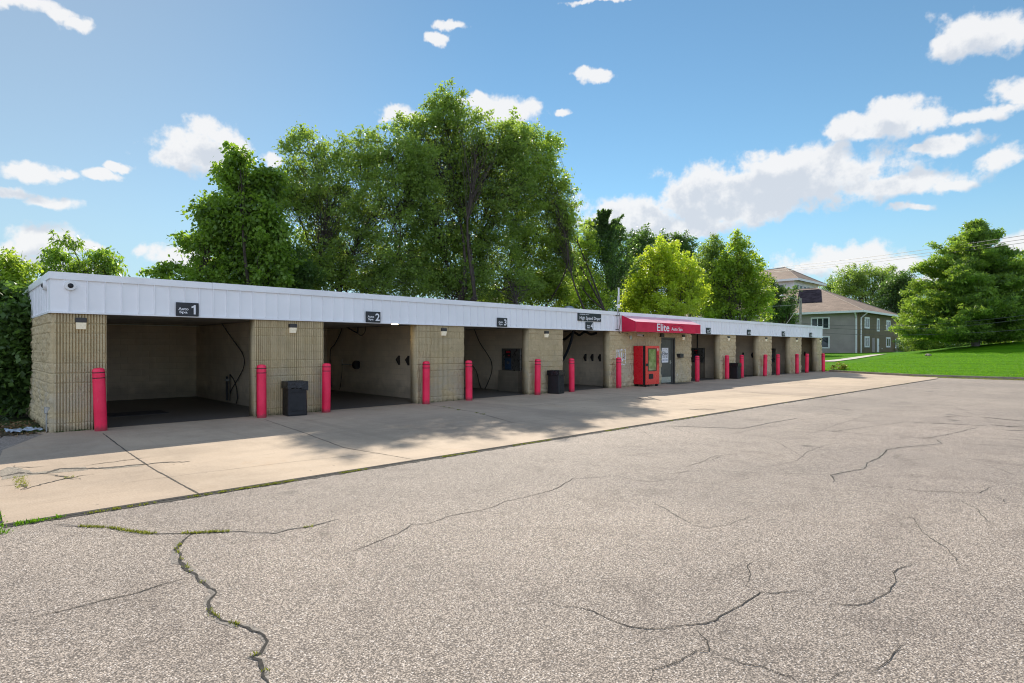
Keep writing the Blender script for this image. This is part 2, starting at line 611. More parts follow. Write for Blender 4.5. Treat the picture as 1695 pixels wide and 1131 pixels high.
def block_wall_mat(name, col, axis, mort=0.82):
    t = NT(name)
    p = t.pos()
    s = t.N('ShaderNodeSeparateXYZ'); t.L(p, s.inputs[0])
    cb = t.N('ShaderNodeCombineXYZ')
    t.L(s.outputs[axis], cb.inputs[0]); t.L(s.outputs[2], cb.inputs[1])
    br = t.N('ShaderNodeTexBrick')
    br.inputs['Scale'].default_value = 1.0
    br.inputs['Mortar Size'].default_value = 0.006
    br.inputs['Mortar Smooth'].default_value = 0.4
    br.inputs['Brick Width'].default_value = 0.406
    br.inputs['Row Height'].default_value = 0.203
    br.inputs['Color1'].default_value = sc(col, 0.96) + (1,)
    br.inputs['Color2'].default_value = sc(col, 1.05) + (1,)
    br.inputs['Mortar'].default_value = sc(col, mort) + (1,)
    t.L(cb.outputs[0], br.inputs['Vector'])
    n = t.noise(p, 1.1, 6, 0.65)
    c = t.mix(t.maprange(n, 0.35, 0.7, 0, 0.5), br.outputs['Color'], sc(col, 0.62))
    # grime splashed up from the floor, ends in a ragged edge
    zz = t.math('ADD', s.outputs[2], t.math('MULTIPLY', t.math('SUBTRACT', t.noise(p, 2.4, 5), 0.5), 0.9))
    c = t.mix(t.maprange(zz, 0.1, 0.75, 0.45, 0.0), c, (0.11, 0.10, 0.085))
    h = t.math('ADD', t.math('MULTIPLY', br.outputs['Fac'], -1.0), t.math('MULTIPLY', t.noise(p, 60, 3), 0.25))
    return t.done(t.bsdf(c, 0.62, 0, h, 0.4, 0.006, 0.4))


def split_block_mat():
    t = NT('split_face_block')
    p = t.pos()
    col = (0.57, 0.455, 0.265)
    s = t.N('ShaderNodeSeparateXYZ'); t.L(p, s.inputs[0])
    n = t.noise(p, 2.2, 6, 0.65)
    c = t.ramp(n, sc(col, 0.78), sc(col, 1.15), 0.3, 0.7)
    # course by course tone
    cb = t.N('ShaderNodeCombineXYZ')
    t.L(t.math('FLOOR', t.math('DIVIDE', s.outputs[2], 0.2042)), cb.inputs[2])
    t.L(t.math('FLOOR', t.math('DIVIDE', t.math('ADD', s.outputs[0], s.outputs[1]), 0.4084)), cb.inputs[0])
    wn = t.N('ShaderNodeTexWhiteNoise'); t.L(cb.outputs[0], wn.inputs['Vector'])
    c = t.mix(0.3, c, t.ramp(wn.outputs['Value'], sc(col, 0.75), (0.49, 0.42, 0.32), 0.0, 1.0, False))
    fzz = t.math('FRACT', t.math('DIVIDE', t.math('ADD', s.outputs[2], 0.01), 0.2042))
    c = t.mix(t.maprange(t.math('ABSOLUTE', t.math('SUBTRACT', fzz, 0.5)), 0.455, 0.48, 0.0, 0.3), c, (0.22, 0.18, 0.12))
    ef = t.noise(p, 0.75, 5, 0.7, 0.6)
    low = t.maprange(s.outputs[2], 0.7, 1.7, 1.0, 0.0)
    c = t.mix(t.math('MULTIPLY', t.maprange(ef, 0.44, 0.62, 0, 0.62), low), c, (0.42, 0.40, 0.36))
    dk = t.noise(p, 3.6, 5, 0.75, 0.8)
    c = t.mix(t.maprange(dk, 0.62, 0.72, 0, 0.5), c, (0.10, 0.085, 0.065))
    # algae and splash dirt along the footing
    zz = t.math('ADD', s.outputs[2], t.math('MULTIPLY', t.math('SUBTRACT', t.noise(p, 5.0, 4), 0.5), 0.35))
    c = t.mix(t.maprange(zz, 0.02, 0.16, 0.75, 0.0), c, (0.045, 0.048, 0.032))
    fine = t.noise(p, 120, 3, 0.7)
    c = t.mix(0.35, c, t.ramp(fine, sc(col, 0.5), sc(col, 1.45), 0.35, 0.65))
    return t.done(t.bsdf(c, 0.9, 0, fine, 0.5, 0.004, 0.25))


def leaf_mat(name, c0, c1, trans, tw=0.45, rough=0.5):
    t = NT(name)
    at = t.N('ShaderNodeAttribute', attribute_name='tint')
    p = t.pos()
    f = t.math('ADD', t.math('MULTIPLY', at.outputs['Fac'], 0.9), t.math('MULTIPLY', t.noise(p, 0.45, 4), 0.35))
    c = t.ramp(f, c0, c1, 0.25, 0.85, False)
    b = t.bsdf(c, rough, 0, None, spec=0.35)
    tr = t.N('ShaderNodeBsdfTranslucent')
    tc = t.ramp(f, sc(trans, 0.7), sc(trans, 1.25), 0.25, 0.85, False)
    t.L(tc, tr.inputs['Color'])
    mx = t.N('ShaderNodeMixShader')
    mx.inputs[0].default_value = tw
    t.L(b.outputs[0], mx.inputs[1]); t.L(tr.outputs[0], mx.inputs[2])
    t.L(mx.outputs[0], t.out.inputs['Surface'])
    return t.m


def bark_mat(name='bark', col=(0.065, 0.052, 0.042)):
    t = NT(name)
    p = t.pos()
    mp = t.N('ShaderNodeMapping'); mp.inputs['Scale'].default_value = (9, 9, 1.6)
    t.L(p, mp.inputs['Vector'])
    n = t.noise(mp.outputs[0], 1.5, 6, 0.7)
    c = t.ramp(n, sc(col, 0.45), sc(col, 1.5), 0.3, 0.7)
    return t.done(t.bsdf(c, 0.9, 0, n, 0.8, 0.03, 0.2))


def grass_mat():
    t = NT('lawn_grass')
    p = t.pos()
    mp = t.N('ShaderNodeMapping'); mp.inputs['Rotation'].default_value = (0, 0, RAD(4)); mp.inputs['Scale'].default_value = (0.9, 0.06, 0.2)
    t.L(p, mp.inputs['Vector'])
    row = t.noise(mp.outputs[0], 1.0, 4, 0.6, 0.3)
    c = t.ramp(row, (0.034, 0.125, 0.003), (0.095, 0.27, 0.006), 0.38, 0.56)
    n = t.noise(p, 0.4, 6, 0.7)
    c = t.mix(t.maprange(n, 0.4, 0.75, 0, 0.5), c, (0.12, 0.26, 0.010))
    f = t.noise(p, 9.0, 5, 0.75)
    c = t.mix(0.55, c, t.ramp(f, (0.025, 0.09, 0.002), (0.125, 0.30, 0.008), 0.35, 0.65))
    h = t.math('ADD', t.noise(p, 22, 4, 0.7), t.math('MULTIPLY', row, 1.5))
    return t.done(t.bsdf(c, 0.8, 0, h, 0.9, 0.06, 0.03))


def soil_mat():
    t = NT('soil')
    p = t.pos()
    n = t.noise(p, 3.0, 7, 0.7)
    c = t.ramp(n, (0.030, 0.026, 0.020), (0.10, 0.085, 0.055), 0.3, 0.7)
    g = t.noise(p, 0.35, 5, 0.65)
    c = t.mix(t.maprange(g, 0.42, 0.6), c, (0.05, 0.085, 0.02))
    return t.done(t.bsdf(c, 0.95, 0, n, 0.8, 0.05, 0.1))


def shingle_mat(name, col, axis):
    t = NT(name)
    p = t.pos()
    s = t.N('ShaderNodeSeparateXYZ'); t.L(p, s.inputs[0])
    cb = t.N('ShaderNodeCombineXYZ')
    t.L(s.outputs[axis], cb.inputs[0]); t.L(t.math('MULTIPLY', s.outputs[2], 2.2), cb.inputs[1])
    br = t.N('ShaderNodeTexBrick')
    br.inputs['Scale'].default_value = 1.0
    br.inputs['Mortar Size'].default_value = 0.012
    br.inputs['Brick Width'].default_value = 0.9
    br.inputs['Row Height'].default_value = 0.3
    br.inputs['Color1'].default_value = sc(col, 0.82) + (1,)
    br.inputs['Color2'].default_value = sc(col, 1.15) + (1,)
    br.inputs['Mortar'].default_value = sc(col, 0.5) + (1,)
    t.L(cb.outputs[0], br.inputs['Vector'])
    n = t.noise(p, 0.5, 6, 0.7)
    c = t.mix(t.maprange(n, 0.35, 0.7, 0, 0.4), br.outputs['Color'], sc(col, 0.6))
    return t.done(t.bsdf(c, 0.85, 0, br.outputs['Fac'], 0.4, 0.02, 0.3))


def siding_mat(name, col):
    t = NT(name)
    p = t.pos()
    s = t.N('ShaderNodeSeparateXYZ'); t.L(p, s.inputs[0])
    fr = t.math('FRACT', t.math('DIVIDE', s.outputs[2], 0.18))
    n = t.noise(p, 0.6, 5, 0.6)
    c = t.ramp(n, sc(col, 0.9), sc(col, 1.1), 0.3, 0.7)
    c = t.mix(t.maprange(fr, 0.0, 0.12, 0.5, 0.0), c, sc(col, 0.5))
    return t.done(t.bsdf(c, 0.7, 0, fr, 0.5, 0.02, 0.3))


M = {}
M['asphalt'] = asphalt_mat()
M['concrete'] = concrete_mat('apron_concrete', (0.445, 0.345, 0.25))
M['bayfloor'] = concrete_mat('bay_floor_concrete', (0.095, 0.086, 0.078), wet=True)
M['rubble'] = pmat('broken_concrete', (0.25, 0.215, 0.17), 0.95, 0.5, 14.0, bump=1.0, bscale=45, fine=0.6)
M['crack'] = pmat('crack_dirt', (0.022, 0.019, 0.016), 0.95, 0.5, 20.0)
M['joint'] = pmat('joint_dirt', (0.06, 0.05, 0.038), 0.95, 0.5, 12.0)
M['block'] = split_block_mat()
M['wall_x'] = block_wall_mat('painted_block_back', (0.80, 0.66, 0.47), 0)
M['wall_y'] = block_wall_mat('painted_block_side', (0.82, 0.69, 0.51), 1)
M['fascia'] = pmat('white_metal_panel', (0.88, 0.88, 0.895), 0.42, 0.03, 0.8, bump=0.02, bscale=5, fine=0.0)
M['trim'] = pmat('white_coping', (0.86, 0.86, 0.87), 0.38, 0.05, 1.5)
M['seam'] = pmat('panel_seam', (0.62, 0.63, 0.68), 0.45, 0.08, 2.0)
M['ceiling'] = pmat('ceiling_metal', (0.55, 0.51, 0.44), 0.6, 0.2, 1.2)
M['roofing'] = pmat('roof_membrane', (0.33, 0.32, 0.31), 0.9, 0.25, 0.7)
M['red'] = pmat('red_sleeve', (0.86, 0.010, 0.075), 0.36, 0.10, 3.0, bump=0.05, bscale=12, fine=0.05)


def bollard_mat():
    t = NT('bollard_sleeve')
    p = t.pos(); o = t.coord('Object')
    col = (1.0, 0.008, 0.075)
    c = t.ramp(t.noise(p, 2.2, 5, 0.6), sc(col, 0.84), (1.0, 0.025, 0.10), 0.3, 0.7)
    mp = t.N('ShaderNodeMapping'); mp.inputs['Scale'].default_value = (14, 14, 2.5)
    t.L(p, mp.inputs['Vector'])
    c = t.mix(t.maprange(t.noise(mp.outputs[0], 1.6, 6, 0.75), 0.62, 0.72, 0, 0.4), c, (0.80, 0.30, 0.30))
    s_ = t.N('ShaderNodeSeparateXYZ'); t.L(o, s_.inputs[0])
    zz = t.math('ADD', s_.outputs[2], t.math('MULTIPLY', t.math('SUBTRACT', t.noise(p, 9, 4), 0.5), 0.22))
    c = t.mix(t.maprange(zz, 0.02, 0.16, 0.65, 0.0), c, (0.10, 0.045, 0.04))
    c = t.mix(t.maprange(t.noise(p, 45, 3, 0.7), 0.66, 0.72, 0, 0.6), c, (0.10, 0.02, 0.025))
    return t.done(t.bsdf(c, t.maprange(t.noise(p, 6, 4), 0.3, 0.7, 0.30, 0.55), 0, t.noise(p, 16, 3), 0.08, 0.01))


M['red'] = bollard_mat()
M['crackedge'] = pmat('crack_edge', (0.21, 0.185, 0.16), 0.95, 0.45, 30.0, fine=0.5)
M['tape'] = pmat('black_tape', (0.022, 0.010, 0.012), 0.5)
M['steel'] = pmat('galvanised_steel', (0.42, 0.42, 0.41), 0.42, 0.2, 6, metal=0.85)
M['blackplastic'] = pmat('black_plastic', (0.007, 0.007, 0.009), 0.5, 0.3, 6, bump=0.1, bscale=80)
M['bag'] = pmat('bin_liner', (0.010, 0.011, 0.014), 0.3, 0.4, 9, bump=0.5, bscale=26)
M['rubber'] = pmat('black_rubber', (0.016, 0.018, 0.019), 0.45, 0.3, 12)
M['bluehose'] = pmat('dark_blue_hose', (0.016, 0.028, 0.045), 0.4, 0.3, 12)
M['signblack'] = pmat('sign_black', (0.016, 0.018, 0.022), 0.4, 0.15, 5)
M['signwhite'] = pmat('sign_white', (0.80, 0.80, 0.82), 0.5, 0.05, 5)
M['redfabric'] = pmat('awning_fabric', (0.62, 0.012, 0.055), 0.75, 0.12, 1.3, bump=0.12, bscale=240, fine=0.06)
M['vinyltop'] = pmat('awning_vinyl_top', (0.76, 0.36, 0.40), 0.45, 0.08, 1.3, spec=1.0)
M['vendred'] = pmat('vending_red', (0.66, 0.006, 0.022), 0.30, 0.06, 2.0)
M['vendface'] = pmat('vending_front', (0.78, 0.055, 0.045), 0.28, 0.06, 2.0)
M['doorpaint'] = pmat('door_paint', (0.085, 0.082, 0.068), 0.5, 0.12, 2.5)
M['doorframe'] = pmat('door_frame_paint', (0.055, 0.052, 0.045), 0.5, 0.15, 3)
M['alu'] = pmat('brushed_aluminium', (0.55, 0.53, 0.50), 0.35, 0.12, 8, metal=0.8)
M['pedestal'] = block_wall_mat('pedestal_block', (0.30, 0.25, 0.18), 1, 1.35)
M['stainless'] = pmat('stainless', (0.20, 0.20, 0.19), 0.32, 0.25, 4, metal=0.7)
M['lens'] = pmat('lamp_lens', (0.82, 0.76, 0.60), 0.25, 0.08, 20, emit=(1.0, 0.88, 0.62), estr=0.07)
M['bronze'] = pmat('lamp_housing', (0.035, 0.032, 0.030), 0.45)
M['white'] = pmat('white_paint', (0.80, 0.80, 0.79), 0.45, 0.06, 5)
M['notice'] = pmat('notice_paper', (0.68, 0.70, 0.80), 0.6, 0.06, 6)
M['inkblue'] = pmat('ink_blue', (0.03, 0.05, 0.20), 0.6)
M['ink'] = pmat('ink_black', (0.02, 0.022, 0.03), 0.6)
M['redink'] = pmat('ink_red', (0.60, 0.02, 0.03), 0.5)
M['bluepanel'] = pmat('blue_panel', (0.035, 0.075, 0.14), 0.4, 0.4, 26)
M['tarp'] = pmat('tarp', (0.32, 0.38, 0.46), 0.45, 0.3, 14, bump=0.5, bscale=25)
M['bark'] = bark_mat()
M['bark_grey'] = bark_mat('bark_grey', (0.20, 0.18, 0.155))
M['grass'] = grass_mat()
M['soil'] = soil_mat()
M['kerb'] = pmat('kerb_concrete', (0.26, 0.22, 0.17), 0.9, 0.35, 1.8, bump=0.4, bscale=40, fine=0.3)
M['path'] = pmat('path_concrete', (0.46, 0.43, 0.38), 0.9, 0.15, 1.0)
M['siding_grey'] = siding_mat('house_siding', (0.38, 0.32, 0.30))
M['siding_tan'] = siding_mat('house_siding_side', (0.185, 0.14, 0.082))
M['siding_white'] = siding_mat('tower_siding', (0.84, 0.85, 0.88))
M['shingle_x'] = shingle_mat('roof_shingle_front', (0.265, 0.185, 0.135), 0)
M['shingle_y'] = shingle_mat('roof_shingle_side', (0.30, 0.215, 0.16), 1)
M['roofdark'] = pmat('dark_roof_patch', (0.026, 0.024, 0.032), 1.0, 0.35, 1.5, spec=0.0)
M['glass'] = pmat('window_glass', (0.03, 0.04, 0.048), 0.06, 0.3, 0.8, spec=0.8)
M['wood_grey'] = bark_mat('weathered_pole', (0.34, 0.31, 0.28))
M['wire'] = pmat('wire', (0.10, 0.10, 0.10), 0.5)
M['wire_pale'] = pmat('wire_pale', (0.42, 0.42, 0.40), 0.5)

LEAF = {
    'maple': leaf_mat('leaf_maple', (0.036, 0.076, 0.018), (0.18, 0.28, 0.048), (0.40, 0.62, 0.050), 0.42, 0.38),
    'elm': leaf_mat('leaf_elm', (0.050, 0.086, 0.028), (0.205, 0.29, 0.068), (0.41, 0.58, 0.075), 0.44, 0.42),
    'elmlight': leaf_mat('leaf_elmlight', (0.055, 0.095, 0.028), (0.245, 0.335, 0.066), (0.45, 0.63, 0.075), 0.45, 0.42),
    'bright': leaf_mat('leaf_bright', (0.085, 0.145, 0.022), (0.29, 0.40, 0.050), (0.52, 0.70, 0.060), 0.46, 0.42),
    'yellow': leaf_mat('leaf_yellow', (0.070, 0.130, 0.016), (0.44, 0.53, 0.06), (0.70, 0.84, 0.05), 0.46, 0.45),
    'yellowgreen': leaf_mat('leaf_yellowgreen', (0.040, 0.090, 0.016), (0.25, 0.36, 0.045), (0.56, 0.74, 0.05), 0.44, 0.45),
    'dark': leaf_mat('leaf_dark', (0.022, 0.050, 0.020), (0.095, 0.16, 0.042), (0.20, 0.36, 0.05), 0.36, 0.42),
    'shade': leaf_mat('leaf_shade', (0.014, 0.036, 0.012), (0.06, 0.11, 0.026), (0.14, 0.26, 0.035), 0.36, 0.42),  # leaf colour darkened to stand in for deep shade
    'pine': leaf_mat('leaf_pine', (0.040, 0.080, 0.026), (0.21, 0.33, 0.052), (0.42, 0.62, 0.06), 0.40, 0.45),
    'weed': leaf_mat('leaf_weed', (0.10, 0.13, 0.015), (0.24, 0.27, 0.035), (0.34, 0.36, 0.04), 0.35),
    'dead': leaf_mat('leaf_dead', (0.06, 0.035, 0.018), (0.24, 0.15, 0.07), (0.15, 0.09, 0.04), 0.2),
    'grassblade': leaf_mat('leaf_grass', (0.04, 0.13, 0.004), (0.12, 0.28, 0.010), (0.22, 0.46, 0.01), 0.4),
}

# ------------------------------------------------------------------ ground
KERB = [(46.2, 60.0), (46.2, 15.4), (45.2, 14.2), (43.2, 11.4), (41.5, 8.4), (41.2, 5.0), (41.6, 0.0), (42.2, -60.0)]


def kerb_x(y):
    ys = [k[1] for k in KERB][::-1]
    xs = [k[0] for k in KERB][::-1]
    return float(np.interp(y, ys, xs))


def lawn_z(x, y):
    base = 0.0185 * max(0.0, x - 44.0)
    base = min(base, 0.82 + 0.004 * max(0.0, x - 88))
    md = 1.62 * math.exp(-0.5 * (((x - 80.0) / 15.0) ** 2 + ((y - 5.0) / 7.5) ** 2)) if y > 5 else 1.62 * math.exp(-0.5 * ((x - 80.0) / 15.0) ** 2)
    e = min(1.0, max(0.0, (x - kerb_x(y)) / 1.2))
    if y > 21 and x < 60:
        e *= max(0.0, 1 - (y - 21) / 10) if x < 50 else 1
    return 0.11 * e + base + md


def on_lawn(px, py):
    d = px_dir(px, py)
    t = 30.0
    while t < 400:
        p = d * t
        if EYE + p[2] <= lawn_z(p[0], p[1]):
            break
        t += 0.1
    p = d * t
    return (p[0], p[1], lawn_z(p[0], p[1]))


g = MB().add([(-900, -900, -0.05), (1500, -900, -0.05), (1500, 1500, -0.05), (-900, 1500, -0.05)], [(0, 1, 2, 3)]).build('ground', M['soil'])
kind(g, 'structure')
asphalt = MB().add([(-60, -60, 0), (46.5, -60, 0), (46.5, 15.2, 0), (-60, 15.2, 0)], [(0, 1, 2, 3)]).build('asphalt_lot', M['asphalt'])
kind(asphalt, 'structure')
APRON = [(0.40, 7.55), (10.9, 7.40), (22.0, 7.22), (39.4, 6.92), (41.3, 7.2), (43.4, 11.5), (46.4, 15.0), (46.4, 15.25), (1.3, 15.25), (1.42, 14.9), (0.68, 13.0), (0.45, 10.5)]
apron = MB().poly([(x, y, 0.022) for x, y in APRON], thick=0.02).build('concrete_apron', M['concrete'])
kind(apron, 'structure')
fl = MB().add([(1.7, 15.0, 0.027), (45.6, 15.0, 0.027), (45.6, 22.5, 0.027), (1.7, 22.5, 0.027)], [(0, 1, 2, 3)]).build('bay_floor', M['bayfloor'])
kind(fl, 'structure')

# lawn as a terrain grid that follows the kerb
ys = np.concatenate([np.linspace(-60, -10, 14), np.linspace(-8, 40, 70), np.linspace(43, 200, 24)])
us = np.concatenate([np.linspace(0, 3, 9), np.linspace(3.6, 60, 70), np.linspace(64, 140, 30), np.linspace(160, 500, 10)])
vs, fs = [], []
for y in ys:
    for u in us:
        x = kerb_x(y) + 0.02 + u
        vs.append((x, y, lawn_z(x, y)))
nu = len(us)
for j in range(len(ys) - 1):
    for i in range(nu - 1):
        fs.append((j * nu + i, j * nu + i + 1, (j + 1) * nu + i + 1, (j + 1) * nu + i))
lawn = MB().add(vs, fs).build('lawn', M['grass'], smooth=True)
kind(lawn, 'structure')

kb = MB()
kp = KERB[2:]
for i in range(len(kp) - 1):
    (x0, y0), (x1, y1) = kp[i], kp[i + 1]
    n = max(1, int(math.hypot(x1 - x0, y1 - y0) / 3))
    for k in range(n):
        a, b = k / n, (k + 1) / n - 0.004
        p, q = (x0 + (x1 - x0) * a, y0 + (y1 - y0) * a), (x0 + (x1 - x0) * b, y0 + (y1 - y0) * b)
        h = 0.15
        vs = [(p[0] - .16, p[1], -.02), (p[0] + .04, p[1], -.02), (q[0] + .04, q[1], -.02), (q[0] - .16, q[1], -.02),
              (p[0] - .13, p[1], h), (p[0] + .04, p[1], h), (q[0] + .04, q[1], h), (q[0] - .13, q[1], h)]
        kb.add(vs, [(0, 3, 2, 1), (4, 5, 6, 7), (0, 1, 5, 4), (1, 2, 6, 5), (2, 3, 7, 6), (3, 0, 4, 7)])
kind(kb.build('kerb', M['kerb']), 'structure')

# footpath on the lawn
pts = [on_lawn(1366, 599.5), on_lawn(1400, 595.5), on_lawn(1430, 591), on_lawn(1450, 588)]
pts = [(p[0], p[1]) for p in pts] + [(104.5, 22.6), (106.5, 24.6)]
pm = MB(); vs, fs = [], []
for i, p in enumerate(pts):
    a, b = np.array(pts[max(0, i - 1)]), np.array(pts[min(len(pts) - 1, i + 1)])
    t = (b - a) / np.linalg.norm(b - a)
    nrm = np.array([-t[1], t[0]])
    for s in (-0.75, 0.75):
        q = np.array(p) + nrm * s
        vs.append((q[0], q[1], lawn_z(q[0], q[1]) + 0.05))
for i in range(len(pts) - 1):
    fs.append((2 * i, 2 * i + 1, 2 * i + 3, 2 * i + 2))
kind(pm.add(vs, fs).build('footpath', M['path']), 'structure')

rng = random.Random(5)


def strip(pix, w0, w1, z, seed, parent, mat, name, jit=0.012, step=0.045):
    """a ragged crack along a surveyed line on the ground"""
    r = random.Random(seed)
    pts = [G(x, y, z)[:2] for x, y in pix]
    dense = []
    for a, b in zip(pts[:-1], pts[1:]):
        n = max(2, int(np.linalg.norm(b - a) / step))
        for k in range(n):
            dense.append(a + (b - a) * k / n)
    dense.append(pts[-1])
    n = len(dense)
    vs, fs = [], []
    off = 0.0
    w = w0
    for i, p in enumerate(dense):
        t = dense[min(i + 1, n - 1)] - dense[max(i - 1, 0)]
        t /= np.linalg.norm(t) + 1e-9
        nr = np.array([-t[1], t[0]])
        off = off * 0.75 + r.gauss(0, jit)
        w = 0.7 * w + 0.3 * r.uniform(w0, w1) * r.choice((0.4, 1.0, 1.0, 1.5))
        e = min(1.0, 0.25 + min(i, n - 1 - i) / 6)
        a, b = p + nr * (off + w * e / 2), p + nr * (off - w * e / 2)
        vs += [(a[0], a[1], z), (b[0], b[1], z)]
    for i in range(n - 1):
        fs.append((2 * i, 2 * i + 1, 2 * i + 3, 2 * i + 2))
    o = MB().add(vs, fs).build(name, mat, parent)
    return dense


def z4(*a): return [(x / 3.027, 820 + y / 3.027) for x, y in a]
def z5(*a): return [(560 + x / 2.968, 750 + y / 2.968) for x, y in a]
def z6(*a): return [(1100 + x / 2.565, 690 + y / 2.565) for x, y in a]
def z1(*a): return [(x / 4.036, 600 + y / 4.036) for x, y in a]


CR = [
    (z4((955, 190), (900, 245), (885, 270), (915, 330), (950, 370), (985, 410), (1045, 465), (1070, 490), (1035, 530), (1060, 590), (1110, 625), (1210, 655), (1280, 690), (1325, 735), (1300, 790), (1265, 806), (1300, 825), (1330, 875), (1360, 945)), 0.012, 0.032),
    (z4((270, 145), (340, 150), (430, 157), (540, 160), (640, 178), (740, 190), (850, 190), (950, 190), (1080, 183), (1200, 180), (1300, 183), (1380, 190), (1440, 172), (1560, 155), (1695, 120)), 0.008, 0.018),
    (z4((0, 645), (200, 600), (330, 575), (520, 520), (700, 485), (830, 437), (960, 405)), 0.005, 0.012),
    (z5((0, 510), (180, 440), (300, 395), (360, 352), (440, 345), (540, 310), (600, 295), (700, 280), (760, 265), (820, 235), (920, 215), (1050, 180), (1090, 162), (1150, 125), (1330, 115)), 0.005, 0.013),
    (z5((1000, 725), (1090, 750), (1180, 757), (1250, 775), (1330, 815), (1430, 850), (1600, 860), (1692, 852)), 0.006, 0.014),
    (z5((1525, 1131), (1550, 1065), (1640, 1040), (1692, 1010)), 0.006, 0.014),
    (z5((0, 310), (100, 290), (210, 265)), 0.003, 0.007),
    (z5((370, 1085), (420, 1078), (470, 1065)), 0.003, 0.008),
    (z6((0, 895), (110, 885), (180, 880), (250, 840), (330, 800), (410, 745), (450, 750), (540, 740), (630, 740)), 0.006, 0.015),
    (z6((250, 690), (340, 715), (410, 745)), 0.004, 0.010),
    (z6((350, 715), (360, 660), (355, 630), (400, 605)), 0.004, 0.012),
    (z6((440, 770), (470, 830), (465, 855)), 0.003, 0.008),
    (z6((130, 895), (180, 945), (190, 995), (135, 995), (60, 1035), (0, 1055)), 0.005, 0.013),
    (z6((190, 995), (250, 1025), (330, 1050), (400, 1060), (480, 1085), (540, 1100), (580, 1131)), 0.005, 0.013),
    (z6((640, 795), (740, 800), (830, 803), (900, 775), (960, 740), (985, 700), (970, 660), (1020, 635), (1070, 620)), 0.005, 0.012),
    (z6((715, 280), (720, 255), (705, 248), (760, 235), (850, 220), (860, 195), (910, 175), (940, 140), (1000, 130), (1180, 115), (1150, 95)), 0.008, 0.022),
    (z6((0, 245), (100, 230), (200, 225), (340, 235), (520, 240), (700, 247)), 0.006, 0.014),
    (z6((720, 285), (900, 295), (1100, 315), (1340, 325), (1400, 295)), 0.006, 0.016),
    (z6((1340, 325), (1440, 350), (1460, 370)), 0.006, 0.014),
    (z6((75, 215), (150, 195), (190, 175), (240, 160)), 0.006, 0.014),
    (z6((670, 1131), (740, 1090), (800, 1078)), 0.004, 0.010),
    (z6((860, 1090), (910, 1075), (960, 1030), (1010, 960)), 0.004, 0.010),
    (z6((1080, 95), (1200, 75), (1330, 45)), 0.010, 0.024),
    (z6((1190, 100), (1300, 115), (1520, 130)), 0.010, 0.022),
    (z6((0, 38), (190, 45), (330, 50), (450, 25), (570, 5)), 0.012, 0.028),
    (z6((500, 45), (700, 60), (970, 85)), 0.008, 0.02),
    (z6((700, 65), (880, 40), (1020, 22)), 0.008, 0.02),
    (z6((1020, 22), (1200, 30), (1370, 38)), 0.02, 0.05),
    ([(1365, 643.5), (1480, 645), (1600, 648), (1695, 651)], 0.02, 0.05),
    ([(1625, 690), (1650, 693), (1695, 697)], 0.05, 0.14),
    ([(1640, 703), (1670, 706), (1695, 707)], 0.05, 0.14),
    ([(1650, 711), (1680, 713), (1695, 713)], 0.04, 0.1),
    ([(1560, 690), (1590, 688), (1610, 690)], 0.02, 0.06),
]
crack_lines = []
for i in range(16):
    rr = random.Random(700 + i)
    x, y = rr.uniform(980, 1640), rr.uniform(668, 860)
    an = rr.uniform(-.5, .5)
    pl_ = [(x, y)]
    for k in range(rr.randint(4, 9)):
        an += rr.uniform(-.7, .7)
        an = max(-1.0, min(1.0, an))
        x += rr.uniform(18, 40) * math.cos(an); y += rr.uniform(8, 18) * math.sin(an) * (y - 560) / 200
        pl_.append((x, y))
    CR.append((pl_, 0.003, 0.010))
for i, (p, a, b) in enumerate(CR):
    if i in (0, 1, 15, 24, 27):
        strip(p, a * 1.5, b * 1.9, 0.002, 800 + i, asphalt, M['crackedge'], 'crack_edge', jit=0.012)
    crack_lines.append(strip(p, a * (1.0 if i == 0 else 0.85), b * (1.0 if i == 0 else 0.85), 0.004, 100 + i, asphalt, M['crack'], 'crack', jit=0.006 if i else 0.009))

ZA = 0.026
AJ = [([(170, 717), (210, 747), (250, 774), (332, 819)], 0.016, 0.024), ([(436, 694), (472, 706), (505, 717), (569, 741), (695, 762)], 0.010, 0.018),
      ([(705, 669), (735, 674), (790, 683), (850, 700)], 0.012, 0.02), ([(1213, 647), (1290, 652), (1353, 656)], 0.012, 0.02),
      ([(640, 712), (760, 706), (880, 697), (960, 690)], 0.006, 0.012),
      ([(983, 648.5), (1010, 652), (1060, 658), (1142, 668), (1230, 678)], 0.010, 0.016), ([(1118, 637), (1180, 643), (1260, 651), (1372, 662)], 0.010, 0.02),
      ([(1225, 628.5), (1300, 634), (1450, 646)], 0.012, 0.02), ([(820, 676), (1000, 660), (1150, 648), (1330, 633)], 0.006, 0.012), ([(200, 800), (330, 783), (480, 765), (640, 748)], 0.004, 0.009)]
for i, (p, a, b) in enumerate(AJ):
    strip(p, a, b, ZA, 300 + i, apron, M['joint'], 'joint', jit=0.002)
AC = [(z1((0, 765), (130, 735), (300, 740), (400, 710), (540, 705), (640, 712), (740, 700), (850, 690), (960, 680), (1090, 670), (1270, 660)), 0.03, 0.10),
      (z1((140, 850), (280, 820), (430, 780), (530, 760), (620, 745)), 0.02, 0.05), (z1((560, 690), (700, 668), (850, 650), (1000, 632)), 0.012, 0.03),
      (z1((310, 750), (420, 765), (450, 770), (560, 775)), 0.015, 0.04), (z1((0, 830), (120, 815), (150, 850)), 0.02, 0.05),
      (z1((60, 690), (200, 700), (330, 690)), 0.01, 0.03), ([(1050, 658.5), (1060, 660), (1065, 662)], 0.03, 0.07),
      ([(1140, 678), (1165, 677), (1185, 678)], 0.04, 0.14), ([(900, 668), (940, 672), (985, 676)], 0.008, 0.02)]
for i, (p, a, b) in enumerate(AC):
    strip(p, a, b, ZA, 400 + i, apron, M['joint'], 'crack', jit=0.02)
